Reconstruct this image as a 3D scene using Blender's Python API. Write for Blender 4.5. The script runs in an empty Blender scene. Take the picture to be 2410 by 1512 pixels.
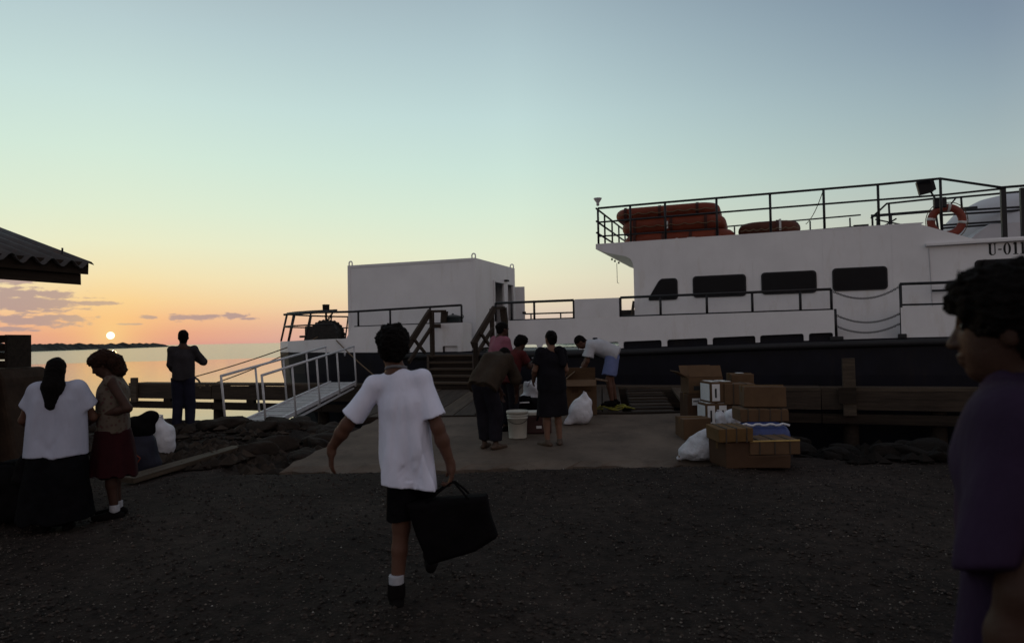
import bpy, bmesh, math, random
import numpy as np
from mathutils import Matrix, Vector, Euler
R = math.radians
random.seed(7); RNG = np.random.default_rng(7)
sc = bpy.context.scene
COL = sc.collection

# ------------------------------------------------------------------ camera
F = 1607.0; XC = 1205.0; YC = 756.0; EYE = 1.6      # focal length and centre on a 2410 x 1512 frame
PITCH = math.atan(40/F); ROLL = R(1.05)
cam = bpy.data.cameras.new('camera'); camo = bpy.data.objects.new('camera', cam); COL.objects.link(camo)
cam.lens = 24; cam.sensor_width = 36; cam.clip_start = .05; cam.clip_end = 20000
cam.dof.use_dof = True; cam.dof.focus_distance = 9.5; cam.dof.aperture_fstop = 2.6
CM = Matrix.Translation((0, 0, EYE)) @ Matrix.Rotation(math.pi/2+PITCH, 4, 'X') @ Matrix.Rotation(-ROLL, 4, 'Z')
camo.matrix_world = CM; sc.camera = camo
C3 = CM.to_3x3(); CI = C3.inverted(); CP = Vector((0, 0, EYE))
def ray(x, y): return C3 @ Vector(((x-XC)/F, (YC-y)/F, -1))
def at(x, y, Y): d = ray(x, y); return CP + d*(Y/d.y)               # sighted point at distance Y
def gz(x, y, z): d = ray(x, y); return CP + d*((z-EYE)/d.z)         # sighted point on level z
def proj(p): q = CI @ (Vector(p)-CP); return (XC+F*q.x/-q.z, YC-F*q.y/-q.z)

# ------------------------------------------------------------------ world, sun, exposure
def lin(c): return tuple(((v/255+.055)/1.055)**2.4 if v/255 > .04045 else v/255/12.92 for v in c)
SUN_DIR = ray(260, 789).normalized()
SUN_AZ = math.atan2(SUN_DIR.x, SUN_DIR.y); SUN_EL = math.asin(SUN_DIR.z)
w = bpy.data.worlds.new('World'); sc.world = w; w.use_nodes = True
nt = w.node_tree; bg = nt.nodes['Background']
def N(tp, **k):
    n = nt.nodes.new(tp)
    for a, b in k.items(): setattr(n, a, b)
    return n
def L(a, b): nt.links.new(a, b)
def M(op, a, b=None, c=None):
    n = N('ShaderNodeMath', operation=op)
    for i, v in enumerate((a, b, c)):
        if v is None: continue
        if isinstance(v, (int, float)): n.inputs[i].default_value = v
        else: L(v, n.inputs[i])
    return n.outputs[0]
tc = N('ShaderNodeTexCoord')
nv = N('ShaderNodeVectorMath', operation='NORMALIZE'); L(tc.outputs['Generated'], nv.inputs[0])
sx = N('ShaderNodeSeparateXYZ'); L(nv.outputs[0], sx.inputs[0])
el = M('MULTIPLY', M('ARCSINE', sx.outputs[2]), 180/math.pi)
azr = M('ARCTAN2', sx.outputs[0], sx.outputs[1])
az = M('MULTIPLY', azr, 180/math.pi)
# angle of azimuth away from the sun, 0..180
cosd = M('ADD', M('MULTIPLY', M('SINE', azr), math.sin(SUN_AZ)), M('MULTIPLY', M('COSINE', azr), math.cos(SUN_AZ)))
dazi = M('MULTIPLY', M('ARCCOSINE', M('MINIMUM', M('MAXIMUM', cosd, -.99999), .99999)), 180/math.pi)
pos = M('SQRT', M('DIVIDE', M('MAXIMUM', el, 0.0), 90.0))
def ramp(stops):
    r = N('ShaderNodeValToRGB'); L(pos, r.inputs[0]); e = r.color_ramp.elements
    while len(e) < len(stops): e.new(.5)
    for k, (deg, c) in enumerate(stops):
        e[k].position = math.sqrt(deg/90); e[k].color = (*lin(c), 1)
    return r.outputs[0]
rA = ramp([(0, (224, 152, 134)), (.9, (239, 168, 130)), (2, (250, 190, 136)), (3.3, (252, 213, 154)), (5, (248, 229, 180)), (7.5, (238, 239, 204)), (10, (227, 240, 214)), (14, (215, 237, 221)), (18, (204, 228, 222)), (23, (187, 209, 212)), (28, (170, 187, 194)), (50, (146, 156, 167)), (90, (150, 150, 156))])
rB = ramp([(0, (208, 182, 176)), (1.5, (221, 198, 183)), (3, (235, 220, 191)), (5, (238, 233, 202)), (7.5, (231, 239, 212)), (10.5, (220, 238, 218)), (14, (208, 232, 221)), (18, (197, 222, 220)), (23, (180, 203, 208)), (28, (162, 182, 192)), (50, (143, 154, 166)), (90, (150, 150, 156))])
rC = ramp([(0, (186, 166, 162)), (3, (192, 178, 168)), (7, (190, 192, 181)), (12, (170, 188, 188)), (16, (152, 172, 181)), (20, (134, 153, 169)), (26, (110, 128, 150)), (45, (136, 144, 157)), (90, (150, 150, 156))])
rD = ramp([(0, (180, 160, 158)), (4, (206, 180, 172)), (9, (208, 186, 178)), (18, (190, 178, 178)), (40, (164, 160, 164)), (90, (150, 150, 156))])
def mix(f, a, b, bt='MIX'):
    n = N('ShaderNodeMix', data_type='RGBA', blend_type=bt)
    if isinstance(f, (int, float)): n.inputs[0].default_value = f
    else: L(f, n.inputs[0])
    for s, v in ((6, a), (7, b)):
        if isinstance(v, tuple): n.inputs[s].default_value = (*v, 1)
        else: L(v, n.inputs[s])
    return n.outputs[2]
def rng(v, a, b, smooth=False):
    n = N('ShaderNodeMapRange', clamp=True, interpolation_type='SMOOTHSTEP' if smooth else 'LINEAR')
    L(v, n.inputs[0]); n.inputs[1].default_value = a; n.inputs[2].default_value = b
    return n.outputs[0]
col = mix(rng(dazi, 1, 27), rA, rB)
col = mix(rng(dazi, 31, 66), col, rC)
col = mix(rng(dazi, 64, 170), col, rD)
# a trace of the physical sky, compressed the way slide film does
sky = N('ShaderNodeTexSky', sky_type='NISHITA', sun_disc=False)
sky.sun_elevation = max(SUN_EL, R(.6)); sky.sun_rotation = SUN_AZ; sky.dust_density = 2; sky.ozone_density = 2
sm = N('ShaderNodeVectorMath', operation='SCALE'); L(sky.outputs[0], sm.inputs[0]); sm.inputs[3].default_value = .12
sk1 = N('ShaderNodeVectorMath', operation='ADD'); L(sm.outputs[0], sk1.inputs[0]); sk1.inputs[1].default_value = (1, 1, 1)
skd = N('ShaderNodeVectorMath', operation='DIVIDE'); L(sm.outputs[0], skd.inputs[0]); L(sk1.outputs[0], skd.inputs[1])
col = mix(.05, col, skd.outputs[0])
# low bars of cloud in front of the glow: (azimuth, elevation, half width, half height) in degrees
def azel(x, y):
    d = ray(x, y).normalized(); return math.degrees(math.atan2(d.x, d.y)), math.degrees(math.asin(d.z))
CLOUDS = [(60, 712, 4.4, .95), (30, 692, 3.6, .6), (112, 692, 2.2, .33), (95, 754, 3.6, .5), (10, 752, 2.5, .4), (15, 661, 2.6, .3), (10, 774, 2.2, .22), (222, 713, 1.6, .22), (352, 746, .8, .18),
          (440, 747, 1.5, .32), (490, 745, 1.5, .24), (548, 743, 1.5, .26), (585, 749, .8, .12), (300, 762, .9, .1), (-160, 700, 4.2, .7), (-330, 735, 4.6, .8), (-520, 690, 3.4, .5)]
cv = N('ShaderNodeCombineXYZ'); L(M('MULTIPLY', az, .42), cv.inputs[0]); L(M('MULTIPLY', el, 1.35), cv.inputs[1])
cn = N('ShaderNodeTexNoise'); L(cv.outputs[0], cn.inputs['Vector']); cn.inputs['Scale'].default_value = 2.3; cn.inputs['Detail'].default_value = 7; cn.inputs['Roughness'].default_value = .58
nz = M('SUBTRACT', cn.outputs[0], .5)
dens = None
for (cx, cy, hw, hh) in CLOUDS:
    a0, e0 = azel(cx, cy)
    dx = M('DIVIDE', M('SUBTRACT', az, a0), hw); dy = M('DIVIDE', M('SUBTRACT', el, e0), hh)
    dd = M('SUBTRACT', 1.0, M('SQRT', M('ADD', M('MULTIPLY', dx, dx), M('MULTIPLY', dy, dy))))
    dens = dd if dens is None else M('MAXIMUM', dens, dd)
cf = rng(M('ADD', M('MAXIMUM', dens, -1.0), M('MULTIPLY', nz, 2.6)), .02, .5, True)
col = mix(M('MULTIPLY', cf, .86), col, lin((176, 150, 146)))
# the sun's own disc with the bloom of thin haze round it
cs = N('ShaderNodeVectorMath', operation='DOT_PRODUCT'); L(nv.outputs[0], cs.inputs[0]); cs.inputs[1].default_value = SUN_DIR
ang = M('MULTIPLY', M('ARCCOSINE', M('MINIMUM', cs.outputs['Value'], .9999999)), 180/math.pi)
glow = M('MULTIPLY', M('POWER', rng(ang, 7.0, .2), 3.0), .6)
col = mix(glow, col, lin((255, 220, 138)))
disc = rng(ang, .275, .215, True)
col = mix(disc, col, (3.2, 2.9, 2.0))
L(col, bg.inputs[0]); bg.inputs[1].default_value = 1.0
try: w.cycles.sampling_method = 'MANUAL'; w.cycles.sample_map_resolution = 1024
except Exception: pass
sl = bpy.data.lights.new('sun', 'SUN'); so = bpy.data.objects.new('sun', sl); COL.objects.link(so)
sl.energy = .16; sl.angle = R(.55); sl.color = (1.0, .48, .17)
so.rotation_euler = SUN_DIR.to_track_quat('Z', 'Y').to_euler(); so.location = SUN_DIR*60
vs = sc.view_settings; vs.view_transform = 'Standard'; vs.look = 'None'; vs.exposure = 0; vs.gamma = 1; vs.use_curve_mapping = False

# ------------------------------------------------------------------ materials
MT = {}
def mat(name, c, rough=.6, var=.18, scale=6.0, bump=0.0, bscale=60.0, metal=0.0, spec=.4, stain=None, stain_amt=.0, stretch=(1, 1, 1), island=0.0, coat=0.0, trans=0.0, sheen=0.0, macro=0.0):
    m = bpy.data.materials.new(name); m.use_nodes = True; t = m.node_tree; b = t.nodes['Principled BSDF']
    b.inputs['Roughness'].default_value = rough; b.inputs['Metallic'].default_value = metal
    b.inputs['Specular IOR Level'].default_value = spec; b.inputs['Coat Weight'].default_value = coat
    b.inputs['Sheen Weight'].default_value = sheen
    tcn = t.nodes.new('ShaderNodeTexCoord'); oi = t.nodes.new('ShaderNodeObjectInfo')
    ad = t.nodes.new('ShaderNodeVectorMath'); ad.operation = 'MULTIPLY_ADD'
    t.links.new(tcn.outputs['Object'], ad.inputs[0]); ad.inputs[1].default_value = stretch
    sc1 = t.nodes.new('ShaderNodeVectorMath'); sc1.operation = 'SCALE'; t.links.new(oi.outputs['Random'], sc1.inputs[3]); sc1.inputs[0].default_value = (37, 19, 53)
    t.links.new(sc1.outputs[0], ad.inputs[2])
    n1 = t.nodes.new('ShaderNodeTexNoise'); t.links.new(ad.outputs[0], n1.inputs['Vector']); n1.inputs['Scale'].default_value = scale; n1.inputs['Detail'].default_value = 6; n1.inputs['Roughness'].default_value = .62
    r = t.nodes.new('ShaderNodeValToRGB'); t.links.new(n1.outputs[0], r.inputs[0])
    r.color_ramp.elements[0].position = .3; r.color_ramp.elements[1].position = .7
    r.color_ramp.elements[0].color = (*[max(0, v*(1-var)) for v in c], 1); r.color_ramp.elements[1].color = (*[min(1, v*(1+var)) for v in c], 1)
    out = r.outputs[0]
    if stain:
        n2 = t.nodes.new('ShaderNodeTexNoise'); mp = t.nodes.new('ShaderNodeVectorMath'); mp.operation = 'MULTIPLY'; t.links.new(ad.outputs[0], mp.inputs[0]); mp.inputs[1].default_value = (1, 1, .22)
        t.links.new(mp.outputs[0], n2.inputs['Vector']); n2.inputs['Scale'].default_value = 3.1; n2.inputs['Detail'].default_value = 8; n2.inputs['Roughness'].default_value = .7
        mr = t.nodes.new('ShaderNodeMapRange'); t.links.new(n2.outputs[0], mr.inputs[0]); mr.inputs[1].default_value = .54; mr.inputs[2].default_value = .78; mr.inputs[4].default_value = stain_amt
        mx = t.nodes.new('ShaderNodeMix'); mx.data_type = 'RGBA'; t.links.new(mr.outputs[0], mx.inputs[0]); t.links.new(out, mx.inputs[6]); mx.inputs[7].default_value = (*stain, 1); out = mx.outputs[2]
    if macro:
        n4 = t.nodes.new('ShaderNodeTexNoise'); t.links.new(tcn.outputs['Object'], n4.inputs['Vector']); n4.inputs['Scale'].default_value = .42; n4.inputs['Detail'].default_value = 3
        mr = t.nodes.new('ShaderNodeMapRange'); t.links.new(n4.outputs[0], mr.inputs[0]); mr.inputs[1].default_value = .32; mr.inputs[2].default_value = .68; mr.inputs[3].default_value = 1-macro; mr.inputs[4].default_value = 1+macro
        hs = t.nodes.new('ShaderNodeHueSaturation'); t.links.new(mr.outputs[0], hs.inputs['Value']); t.links.new(out, hs.inputs['Color']); out = hs.outputs[0]
    if island:
        g = t.nodes.new('ShaderNodeNewGeometry'); hs = t.nodes.new('ShaderNodeHueSaturation'); mr = t.nodes.new('ShaderNodeMapRange')
        t.links.new(g.outputs['Random Per Island'], mr.inputs[0]); mr.inputs[3].default_value = 1-island; mr.inputs[4].default_value = 1+island
        t.links.new(mr.outputs[0], hs.inputs['Value']); t.links.new(out, hs.inputs['Color']); out = hs.outputs[0]
    t.links.new(out, b.inputs['Base Color'])
    if bump:
        n3 = t.nodes.new('ShaderNodeTexNoise'); t.links.new(ad.outputs[0], n3.inputs['Vector']); n3.inputs['Scale'].default_value = bscale; n3.inputs['Detail'].default_value = 4
        bp = t.nodes.new('ShaderNodeBump'); bp.inputs['Strength'].default_value = bump; bp.inputs['Distance'].default_value = .02
        t.links.new(n3.outputs[0], bp.inputs['Height']); t.links.new(bp.outputs[0], b.inputs['Normal'])
    if trans:
        b.inputs['Subsurface Weight'].default_value = trans; b.inputs['Subsurface Radius'].default_value = (.05, .04, .03)
    MT[name] = m
    return m
mat('white_paint', (.665, .66, .672), .42, .06, 1.3, .22, 3.2, stain=(.44, .38, .31), stain_amt=.5)
mat('container_paint', (.64, .635, .648), .5, .07, 1.0, .22, 3.0, stain=(.42, .37, .31), stain_amt=.42)
mat('navy_hull', (.0042, .0045, .0095), .5, .35, 2.0, .05, 12, spec=.18, stain=(.016, .012, .01), stain_amt=.7)
mat('deck_paint', (.10, .11, .11), .7, .2, 3)
mat('black_steel', (.012, .012, .014), .5, .3, 20, spec=.3)
mat('dark_glass', (.006, .006, .008), .35, .2, 4, spec=.12)
mat('rubber', (.010, .010, .012), .7, .3, 10, .1)
mat('raft_orange', (.150, .027, .010), .62, .22, 3.2, .12, 26, spec=.25)
mat('raft_brown', (.075, .022, .011), .65, .25, 3.2, .12, 26, spec=.2)
mat('raft_band', (.045, .012, .008), .8, .2, 8)
mat('buoy_orange', (.175, .027, .012), .55, .15, 8)
mat('tape_silver', (.5, .5, .48), .4, .1, 20)
mat('tank_white', (.42, .41, .43), .5, .08, 2)
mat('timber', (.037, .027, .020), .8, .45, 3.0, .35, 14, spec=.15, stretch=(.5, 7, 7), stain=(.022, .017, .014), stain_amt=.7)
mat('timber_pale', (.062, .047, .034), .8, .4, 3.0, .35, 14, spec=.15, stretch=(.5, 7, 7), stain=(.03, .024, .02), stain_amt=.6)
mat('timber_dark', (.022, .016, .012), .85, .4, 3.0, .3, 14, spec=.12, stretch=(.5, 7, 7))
mat('gang_paint', (.50, .51, .53), .55, .12, 9, .1, 40, stain=(.22, .19, .16), stain_amt=.5)
mat('gang_tread', (.30, .30, .30), .7, .25, 8, .25, 60)
mat('rope', (.14, .10, .06), .9, .3, 60, .4, 200)
mat('rope_yellow', (.20, .19, .02), .8, .3, 50, .3, 150)
mat('concrete', (.096, .074, .057), .9, .3, 1.6, .35, 30, spec=.2, stain=(.030, .024, .020), stain_amt=.75)
mat('gravel', (.020, .0146, .012), .95, .55, 9, .9, 40, spec=.10, stain=(.040, .031, .026), stain_amt=.7, macro=.38)
mat('pebble', (.027, .0202, .0165), .85, .4, 9, .2, 60, spec=.2, island=.85)
mat('shell', (.34, .32, .29), .55, .2, 9); mat('pale_pebble', (.10, .083, .068), .7, .3, 9, island=.6)
mat('rubble', (.024, .018, .0138), .92, .5, 4, .4, 30, spec=.1, island=.6)
mat('rock_shaded', (.008, .0064, .0054), .95, .5, 2.4, .6, 18, spec=.1)  # darker copy of rock, the shade near the dock put into its colour
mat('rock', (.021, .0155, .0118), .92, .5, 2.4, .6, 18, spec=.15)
mat('mud', (.012, .010, .009), .9, .4, 2)
mat('headland', (.010, .010, .008), .95, .4, .05)
mat('mangrove', (.030, .042, .018), .95, .5, .2)
mat('tin_roof', (.042, .039, .039), .65, .35, 3, .05, 20, metal=.1, stain=(.10, .05, .03), stain_amt=.6)
mat('tarpaulin', (.034, .022, .015), .85, .3, 5, .3, 20, spec=.1)
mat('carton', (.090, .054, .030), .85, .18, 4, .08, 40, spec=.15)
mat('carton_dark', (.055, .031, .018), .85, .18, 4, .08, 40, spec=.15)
mat('carton_ochre', (.105, .060, .023), .8, .18, 4, .08, 40, spec=.15)
mat('paper_white', (.56, .57, .58), .7, .08, 20)
mat('ink_black', (.012, .012, .012), .8, .1, 20)
mat('ink_green', (.08, .17, .06), .8, .1, 20)
mat('ink_grey', (.12, .12, .13), .8, .2, 30)
mat('strap', (.03, .022, .014), .6, .2, 20)
mat('strap_gold', (.40, .28, .09), .5, .2, 30)
mat('blue_plastic', (.018, .036, .135), .45, .35, 6, .2, 30)
mat('plastic_white', (.52, .53, .57), .45, .12, 9, .55, 22, trans=.15)
mat('sack_white', (.42, .43, .46), .6, .15, 14, .7, 46)
mat('bucket_white', (.50, .49, .43), .5, .06, 10, stain=(.3, .27, .2), stain_amt=.4)
mat('black_cloth', (.0045, .0045, .0055), .95, .35, 14, .3, 40, spec=.04)
mat('black_bag', (.0045, .004, .0045), .9, .35, 10, .3, 24, spec=.04)
mat('navy_bag', (.006, .006, .016), .8, .3, 12, .2, 40)
mat('pot_enamel', (.010, .017, .016), .35, .3, 10)
mat('cooler_red', (.035, .010, .009), .5, .2, 8)
mat('winch_dark', (.020, .016, .014), .8, .4, 9, .4, 30)

# ------------------------------------------------------------------ mesh helpers
class MB:
    def __init__(s): s.v = []; s.f = []
    def add(s, vs, fs):
        o = len(s.v); s.v += [tuple(v) for v in vs]; s.f += [tuple(i+o for i in f) for f in fs]; return s
    def box(s, lo, hi, jit=0.0):
        p = [(x, y, z) for x in (lo[0], hi[0]) for y in (lo[1], hi[1]) for z in (lo[2], hi[2])]
        if jit: p = [tuple(c+random.uniform(-jit, jit) for c in q) for q in p]
        return s.add(p, [(0, 1, 3, 2), (4, 6, 7, 5), (0, 4, 5, 1), (2, 3, 7, 6), (0, 2, 6, 4), (1, 5, 7, 3)])
    def tube(s, pts, r, n=8, r2=None, cap=True):
        pts = [Vector(p) for p in pts]; m = len(pts); rings = []
        prev = None
        for i, p in enumerate(pts):
            d = (pts[min(i+1, m-1)]-pts[max(i-1, 0)]).normalized()
            if prev is None: a = d.orthogonal().normalized()
            else: a = (prev - d*prev.dot(d)); a = a.normalized() if a.length > 1e-6 else d.orthogonal().normalized()
            prev = a; b = d.cross(a); rr = r if r2 is None else r+(r2-r)*i/max(1, m-1)
            if isinstance(r, (list, tuple)): rr = r[i]
            rings.append([p+(a*math.cos(2*math.pi*k/n)+b*math.sin(2*math.pi*k/n))*rr for k in range(n)])
        vs = [v for ring in rings for v in ring]
        fs = [(i*n+k, i*n+(k+1) % n, (i+1)*n+(k+1) % n, (i+1)*n+k) for i in range(m-1) for k in range(n)]
        if cap: fs += [tuple(range(n))[::-1], tuple((m-1)*n+k for k in range(n))]
        return s.add(vs, fs)
    def prism(s, poly, a, b, axis=1):
        """poly in the two other axes, extruded from a to b along axis"""
        n = len(poly); ins = lambda p, h: tuple([h, p[0], p[1]] if axis == 0 else [p[0], h, p[1]] if axis == 1 else [p[0], p[1], h])
        vs = [ins(p, a) for p in poly]+[ins(p, b) for p in poly]
        return s.add(vs, [tuple(range(n)), tuple(range(2*n-1, n-1, -1))]+[(i, n+i, n+(i+1) % n, (i+1) % n) for i in range(n)])
    def lathe(s, prof, n=24, c=(0, 0, 0), sx=1.0, sy=1.0):
        vs = [(c[0]+r*sx*math.cos(2*math.pi*k/n), c[1]+r*sy*math.sin(2*math.pi*k/n), c[2]+z) for r, z in prof for k in range(n)]
        fs = [(i*n+k, i*n+(k+1) % n, (i+1)*n+(k+1) % n, (i+1)*n+k) for i in range(len(prof)-1) for k in range(n)]
        fs += [tuple(range(n))[::-1], tuple((len(prof)-1)*n+k for k in range(n))]
        return s.add(vs, fs)
    def mesh(s, name, m, smooth=False):
        me = bpy.data.meshes.new(name); me.from_pydata(s.v, [], s.f); me.materials.append(MT[m]); me.validate()
        bm = bmesh.new(); bm.from_mesh(me); bmesh.ops.recalc_face_normals(bm, faces=bm.faces); bm.to_mesh(me); bm.free()
        if smooth: me.shade_smooth()
        return me
    def build(s, name, m, parent=None, smooth=False, bevel=0.0, mw=None):
        o = bpy.data.objects.new(name, s.mesh(name, m, smooth)); COL.objects.link(o); o.parent = parent
        if mw is not None: o.matrix_local = mw
        if bevel:
            b = o.modifiers.new('bevel', 'BEVEL'); b.width = bevel; b.segments = 2; b.limit_method = 'ANGLE'
        return o
def tag(o, label, cat, group=None):
    o['label'] = label; o['category'] = cat
    if group: o['group'] = group
    return o
def empty(name, loc=(0, 0, 0), rz=0.0):
    o = bpy.data.objects.new(name, None); COL.objects.link(o); o.location = loc; o.rotation_euler.z = rz; o.empty_display_size = .1
    return o
def struct(o): o['kind'] = 'structure'; return o
def frame(a, b, up=(0, 0, 1)):
    a = Vector(a); b = Vector(b); x = (b-a).normalized(); u = Vector(up); y = u.cross(x)
    if y.length < 1e-4: y = Vector((0, 1, 0)).cross(x)
    y.normalize(); z = x.cross(y)
    return Matrix(((x.x, y.x, z.x, a.x), (x.y, y.y, z.y, a.y), (x.z, y.z, z.z, a.z), (0, 0, 0, 1)))
def beam(name, a, b, wd, ht, m, parent=None, up=(0, 0, 1), jit=0.0, bevel=0.0):
    """a sawn timber or square bar from a to b, the line being its centre"""
    ln = (Vector(b)-Vector(a)).length
    return MB().box((0, -wd/2, -ht/2), (ln, wd/2, ht/2), jit).build(name, m, parent, bevel=bevel, mw=frame(a, b, up))
def bar(name, pts, r, m, parent=None, n=8): return MB().tube(pts, r, n).build(name, m, parent, smooth=True)
def sag(a, b, d, n=14):
    a = Vector(a); b = Vector(b)
    return [a.lerp(b, i/n)-Vector((0, 0, d*4*(i/n)*(1-i/n))) for i in range(n+1)]
def rrect(x0, x1, z0, z1, r, n=4):
    p = []
    for cx, cz, a0 in ((x1-r, z1-r, 0), (x0+r, z1-r, 90), (x0+r, z0+r, 180), (x1-r, z0+r, 270)):
        p += [(cx+r*math.cos(R(a0+90*i/n)), cz+r*math.sin(R(a0+90*i/n))) for i in range(n+1)]
    return p

# ---- signed-distance modelling: smooth unions of tapered limbs and ellipsoids turned into one skin
def surface_nets(V, org, h):
    S = V < 0
    c = [V[i:V.shape[0]-1+i, j:V.shape[1]-1+j, k:V.shape[2]-1+k] for i in (0, 1) for j in (0, 1) for k in (0, 1)]
    ins = sum((q < 0).astype(np.int8) for q in c); act = (ins > 0) & (ins < 8)
    idx = -np.ones(act.shape, np.int64); ii = np.argwhere(act); idx[act] = np.arange(len(ii))
    cv = np.stack([q[act] for q in c], 1); acc = np.zeros((len(ii), 3)); cnt = np.zeros(len(ii))
    cor = np.array([(i, j, k) for i in (0, 1) for j in (0, 1) for k in (0, 1)], float)
    for a in range(8):
        for b in range(a+1, 8):
            if abs(cor[a]-cor[b]).sum() != 1: continue
            va, vb = cv[:, a], cv[:, b]; m = (va < 0) != (vb < 0)
            t = va[m]/(va[m]-vb[m]); acc[m] += cor[a]+(cor[b]-cor[a])*t[:, None]; cnt[m] += 1
    P = (ii+acc/cnt[:, None])*h+org
    quads = []
    for ax in range(3):
        A = S.take(range(S.shape[ax]-1), ax); B = S.take(range(1, S.shape[ax]), ax); e = np.argwhere(A != B)
        fl = A[tuple(e.T)]; u, v = [d for d in range(3) if d != ax]
        ok = (e[:, u] > 0) & (e[:, v] > 0) & (e[:, u] < S.shape[u]-1) & (e[:, v] < S.shape[v]-1); e = e[ok]; fl = fl[ok]
        def g(du, dv): q = e.copy(); q[:, u] -= du; q[:, v] -= dv; return idx[tuple(q.T)]
        q = np.stack([g(1, 1), g(0, 1), g(0, 0), g(1, 0)], 1)
        flip = fl if ax != 1 else ~fl
        q[~flip] = q[~flip][:, ::-1]; quads.append(q)
    q = np.concatenate(quads); return P, q[(q >= 0).all(1)]
def cone(a, b, ra, rb=None, flat=(0, 0), k=None): return ('c', np.array(a, float), np.array(b, float), ra, ra if rb is None else rb, flat, k)
def ell(c, r, rot=None, k=None, sub=False): return ('e', np.array(c, float), np.array(r, float), None if rot is None else np.array(rot), sub, k)
def pd(p, G):
    if p[0] == 'c':
        _, a, b, ra, rb, flat, _k = p; ab = b-a; L2 = float(ab@ab); x = G-a; t0 = (x@ab)/L2; t = np.clip(t0, 0, 1)
        d = np.linalg.norm(x-t[..., None]*ab, axis=-1)-(ra+(rb-ra)*t); ln = math.sqrt(L2)
        if flat[0]: d = np.maximum(d, -t0*ln)
        if flat[1]: d = np.maximum(d, (t0-1)*ln)
        return d
    _, c, r, rot, sub, _k = p; x = G-c
    if rot is not None: x = x@rot
    k0 = np.linalg.norm(x/r, axis=-1); k1 = np.linalg.norm(x/(r*r), axis=-1)+1e-9
    return k0*(k0-1)/k1
def sdf(prims, vox, k=.02, cuts=(), disp=None):
    lo = np.full(3, 1e9); hi = -lo; bb = []
    for p in prims:
        if p[0] == 'c': m = max(p[3], p[4]); a = np.minimum(p[1], p[2])-m; b = np.maximum(p[1], p[2])+m
        else: m = p[2].max(); a = p[1]-m; b = p[1]+m
        bb.append((a, b)); lo = np.minimum(lo, a); hi = np.maximum(hi, b)
    lo -= 3*vox+k; n = np.ceil((hi+3*vox+k-lo)/vox).astype(int)+1
    V = np.full(n, 1.0, np.float32); ax = [lo[i]+np.arange(n[i])*vox for i in range(3)]
    for p, (a, b) in zip(prims, bb):
        kk = k if p[-1] is None else p[-1]; mg = kk+3*vox
        i0 = np.maximum(0, ((a-mg-lo)/vox).astype(int)); i1 = np.minimum(n, ((b+mg-lo)/vox).astype(int)+2)
        s = tuple(slice(i0[d], i1[d]) for d in range(3)); G = np.stack(np.meshgrid(*[ax[d][s[d]] for d in range(3)], indexing='ij'), -1)
        d = pd(p, G); o = V[s]
        if p[0] == 'e' and p[4]:
            h = np.clip(kk-np.abs(-d-o), 0, None)/max(kk, 1e-9); V[s] = np.maximum(o, -d)+h*h*kk*.25
        else:
            h = np.clip(kk-np.abs(d-o), 0, None)/max(kk, 1e-9); V[s] = np.minimum(o, d)-h*h*kk*.25
    if cuts or disp:
        G = np.stack(np.meshgrid(*ax, indexing='ij'), -1)
        if disp: V = V+disp(G).astype(np.float32)
        for pt, nn in cuts:
            nn = np.array(nn, float); nn /= np.linalg.norm(nn); V = np.maximum(V, (G-np.array(pt, float))@nn)
    return surface_nets(V, lo, vox)
def sdf_obj(name, prims, m, parent=None, vox=.01, k=.02, cuts=(), disp=None):
    P, Q = sdf(prims, vox, k, cuts, disp)
    me = bpy.data.meshes.new(name); me.vertices.add(len(P)); me.vertices.foreach_set('co', P.astype(np.float32).ravel())
    me.loops.add(len(Q)*4); me.loops.foreach_set('vertex_index', Q.astype(np.int32).ravel())
    me.polygons.add(len(Q)); me.polygons.foreach_set('loop_start', np.arange(0, len(Q)*4, 4, dtype=np.int32)); me.polygons.foreach_set('loop_total', np.full(len(Q), 4, np.int32))
    me.update(calc_edges=True); me.validate(); me.materials.append(MT[m]); me.shade_smooth()
    o = bpy.data.objects.new(name, me); COL.objects.link(o); o.parent = parent
    return o
def wob(f, a, seed=0):
    """slow ripples for cloth, sacks and rocks: frequency per metre, amplitude in metres"""
    g = np.random.default_rng(seed); ds = g.normal(size=(7, 3)); ds /= np.linalg.norm(ds, axis=1)[:, None]; ph = g.uniform(0, 6.28, 7); fr = f*g.uniform(.6, 1.7, 7)
    def fn(G):
        s = 0
        for d, p, q in zip(ds, ph, fr): s = s+np.sin((G@d)*q*6.28+p+1.3*np.sin((G@d[::-1])*q*3.1+p))
        return s*a/3
    return fn

# ------------------------------------------------------------------ the quay frame: ship, dock and steps share one bearing
TH = math.atan(.36); SO = Vector((0, 17.0, 0)); CU, SU = math.cos(TH), math.sin(TH)
UX = Vector((CU, -SU, 0)); VX = Vector((SU, CU, 0))
def q2w(u, v, z): return SO+UX*u+VX*v+Vector((0, 0, z))
def w2q(p): d = Vector(p)-SO; return d.dot(UX), d.dot(VX), p[2]
def sp(x, y, v=0.0):
    """the sighted point on the upright plane v metres inboard, as (u, z)"""
    d = ray(x, y); t = (v-(CP-SO).dot(VX))/d.dot(VX); p = CP+d*t
    return (p-SO).dot(UX), p.z
def su(x, v=0.0): return sp(x, 760, v)[0]
SEA = -1.0

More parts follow.
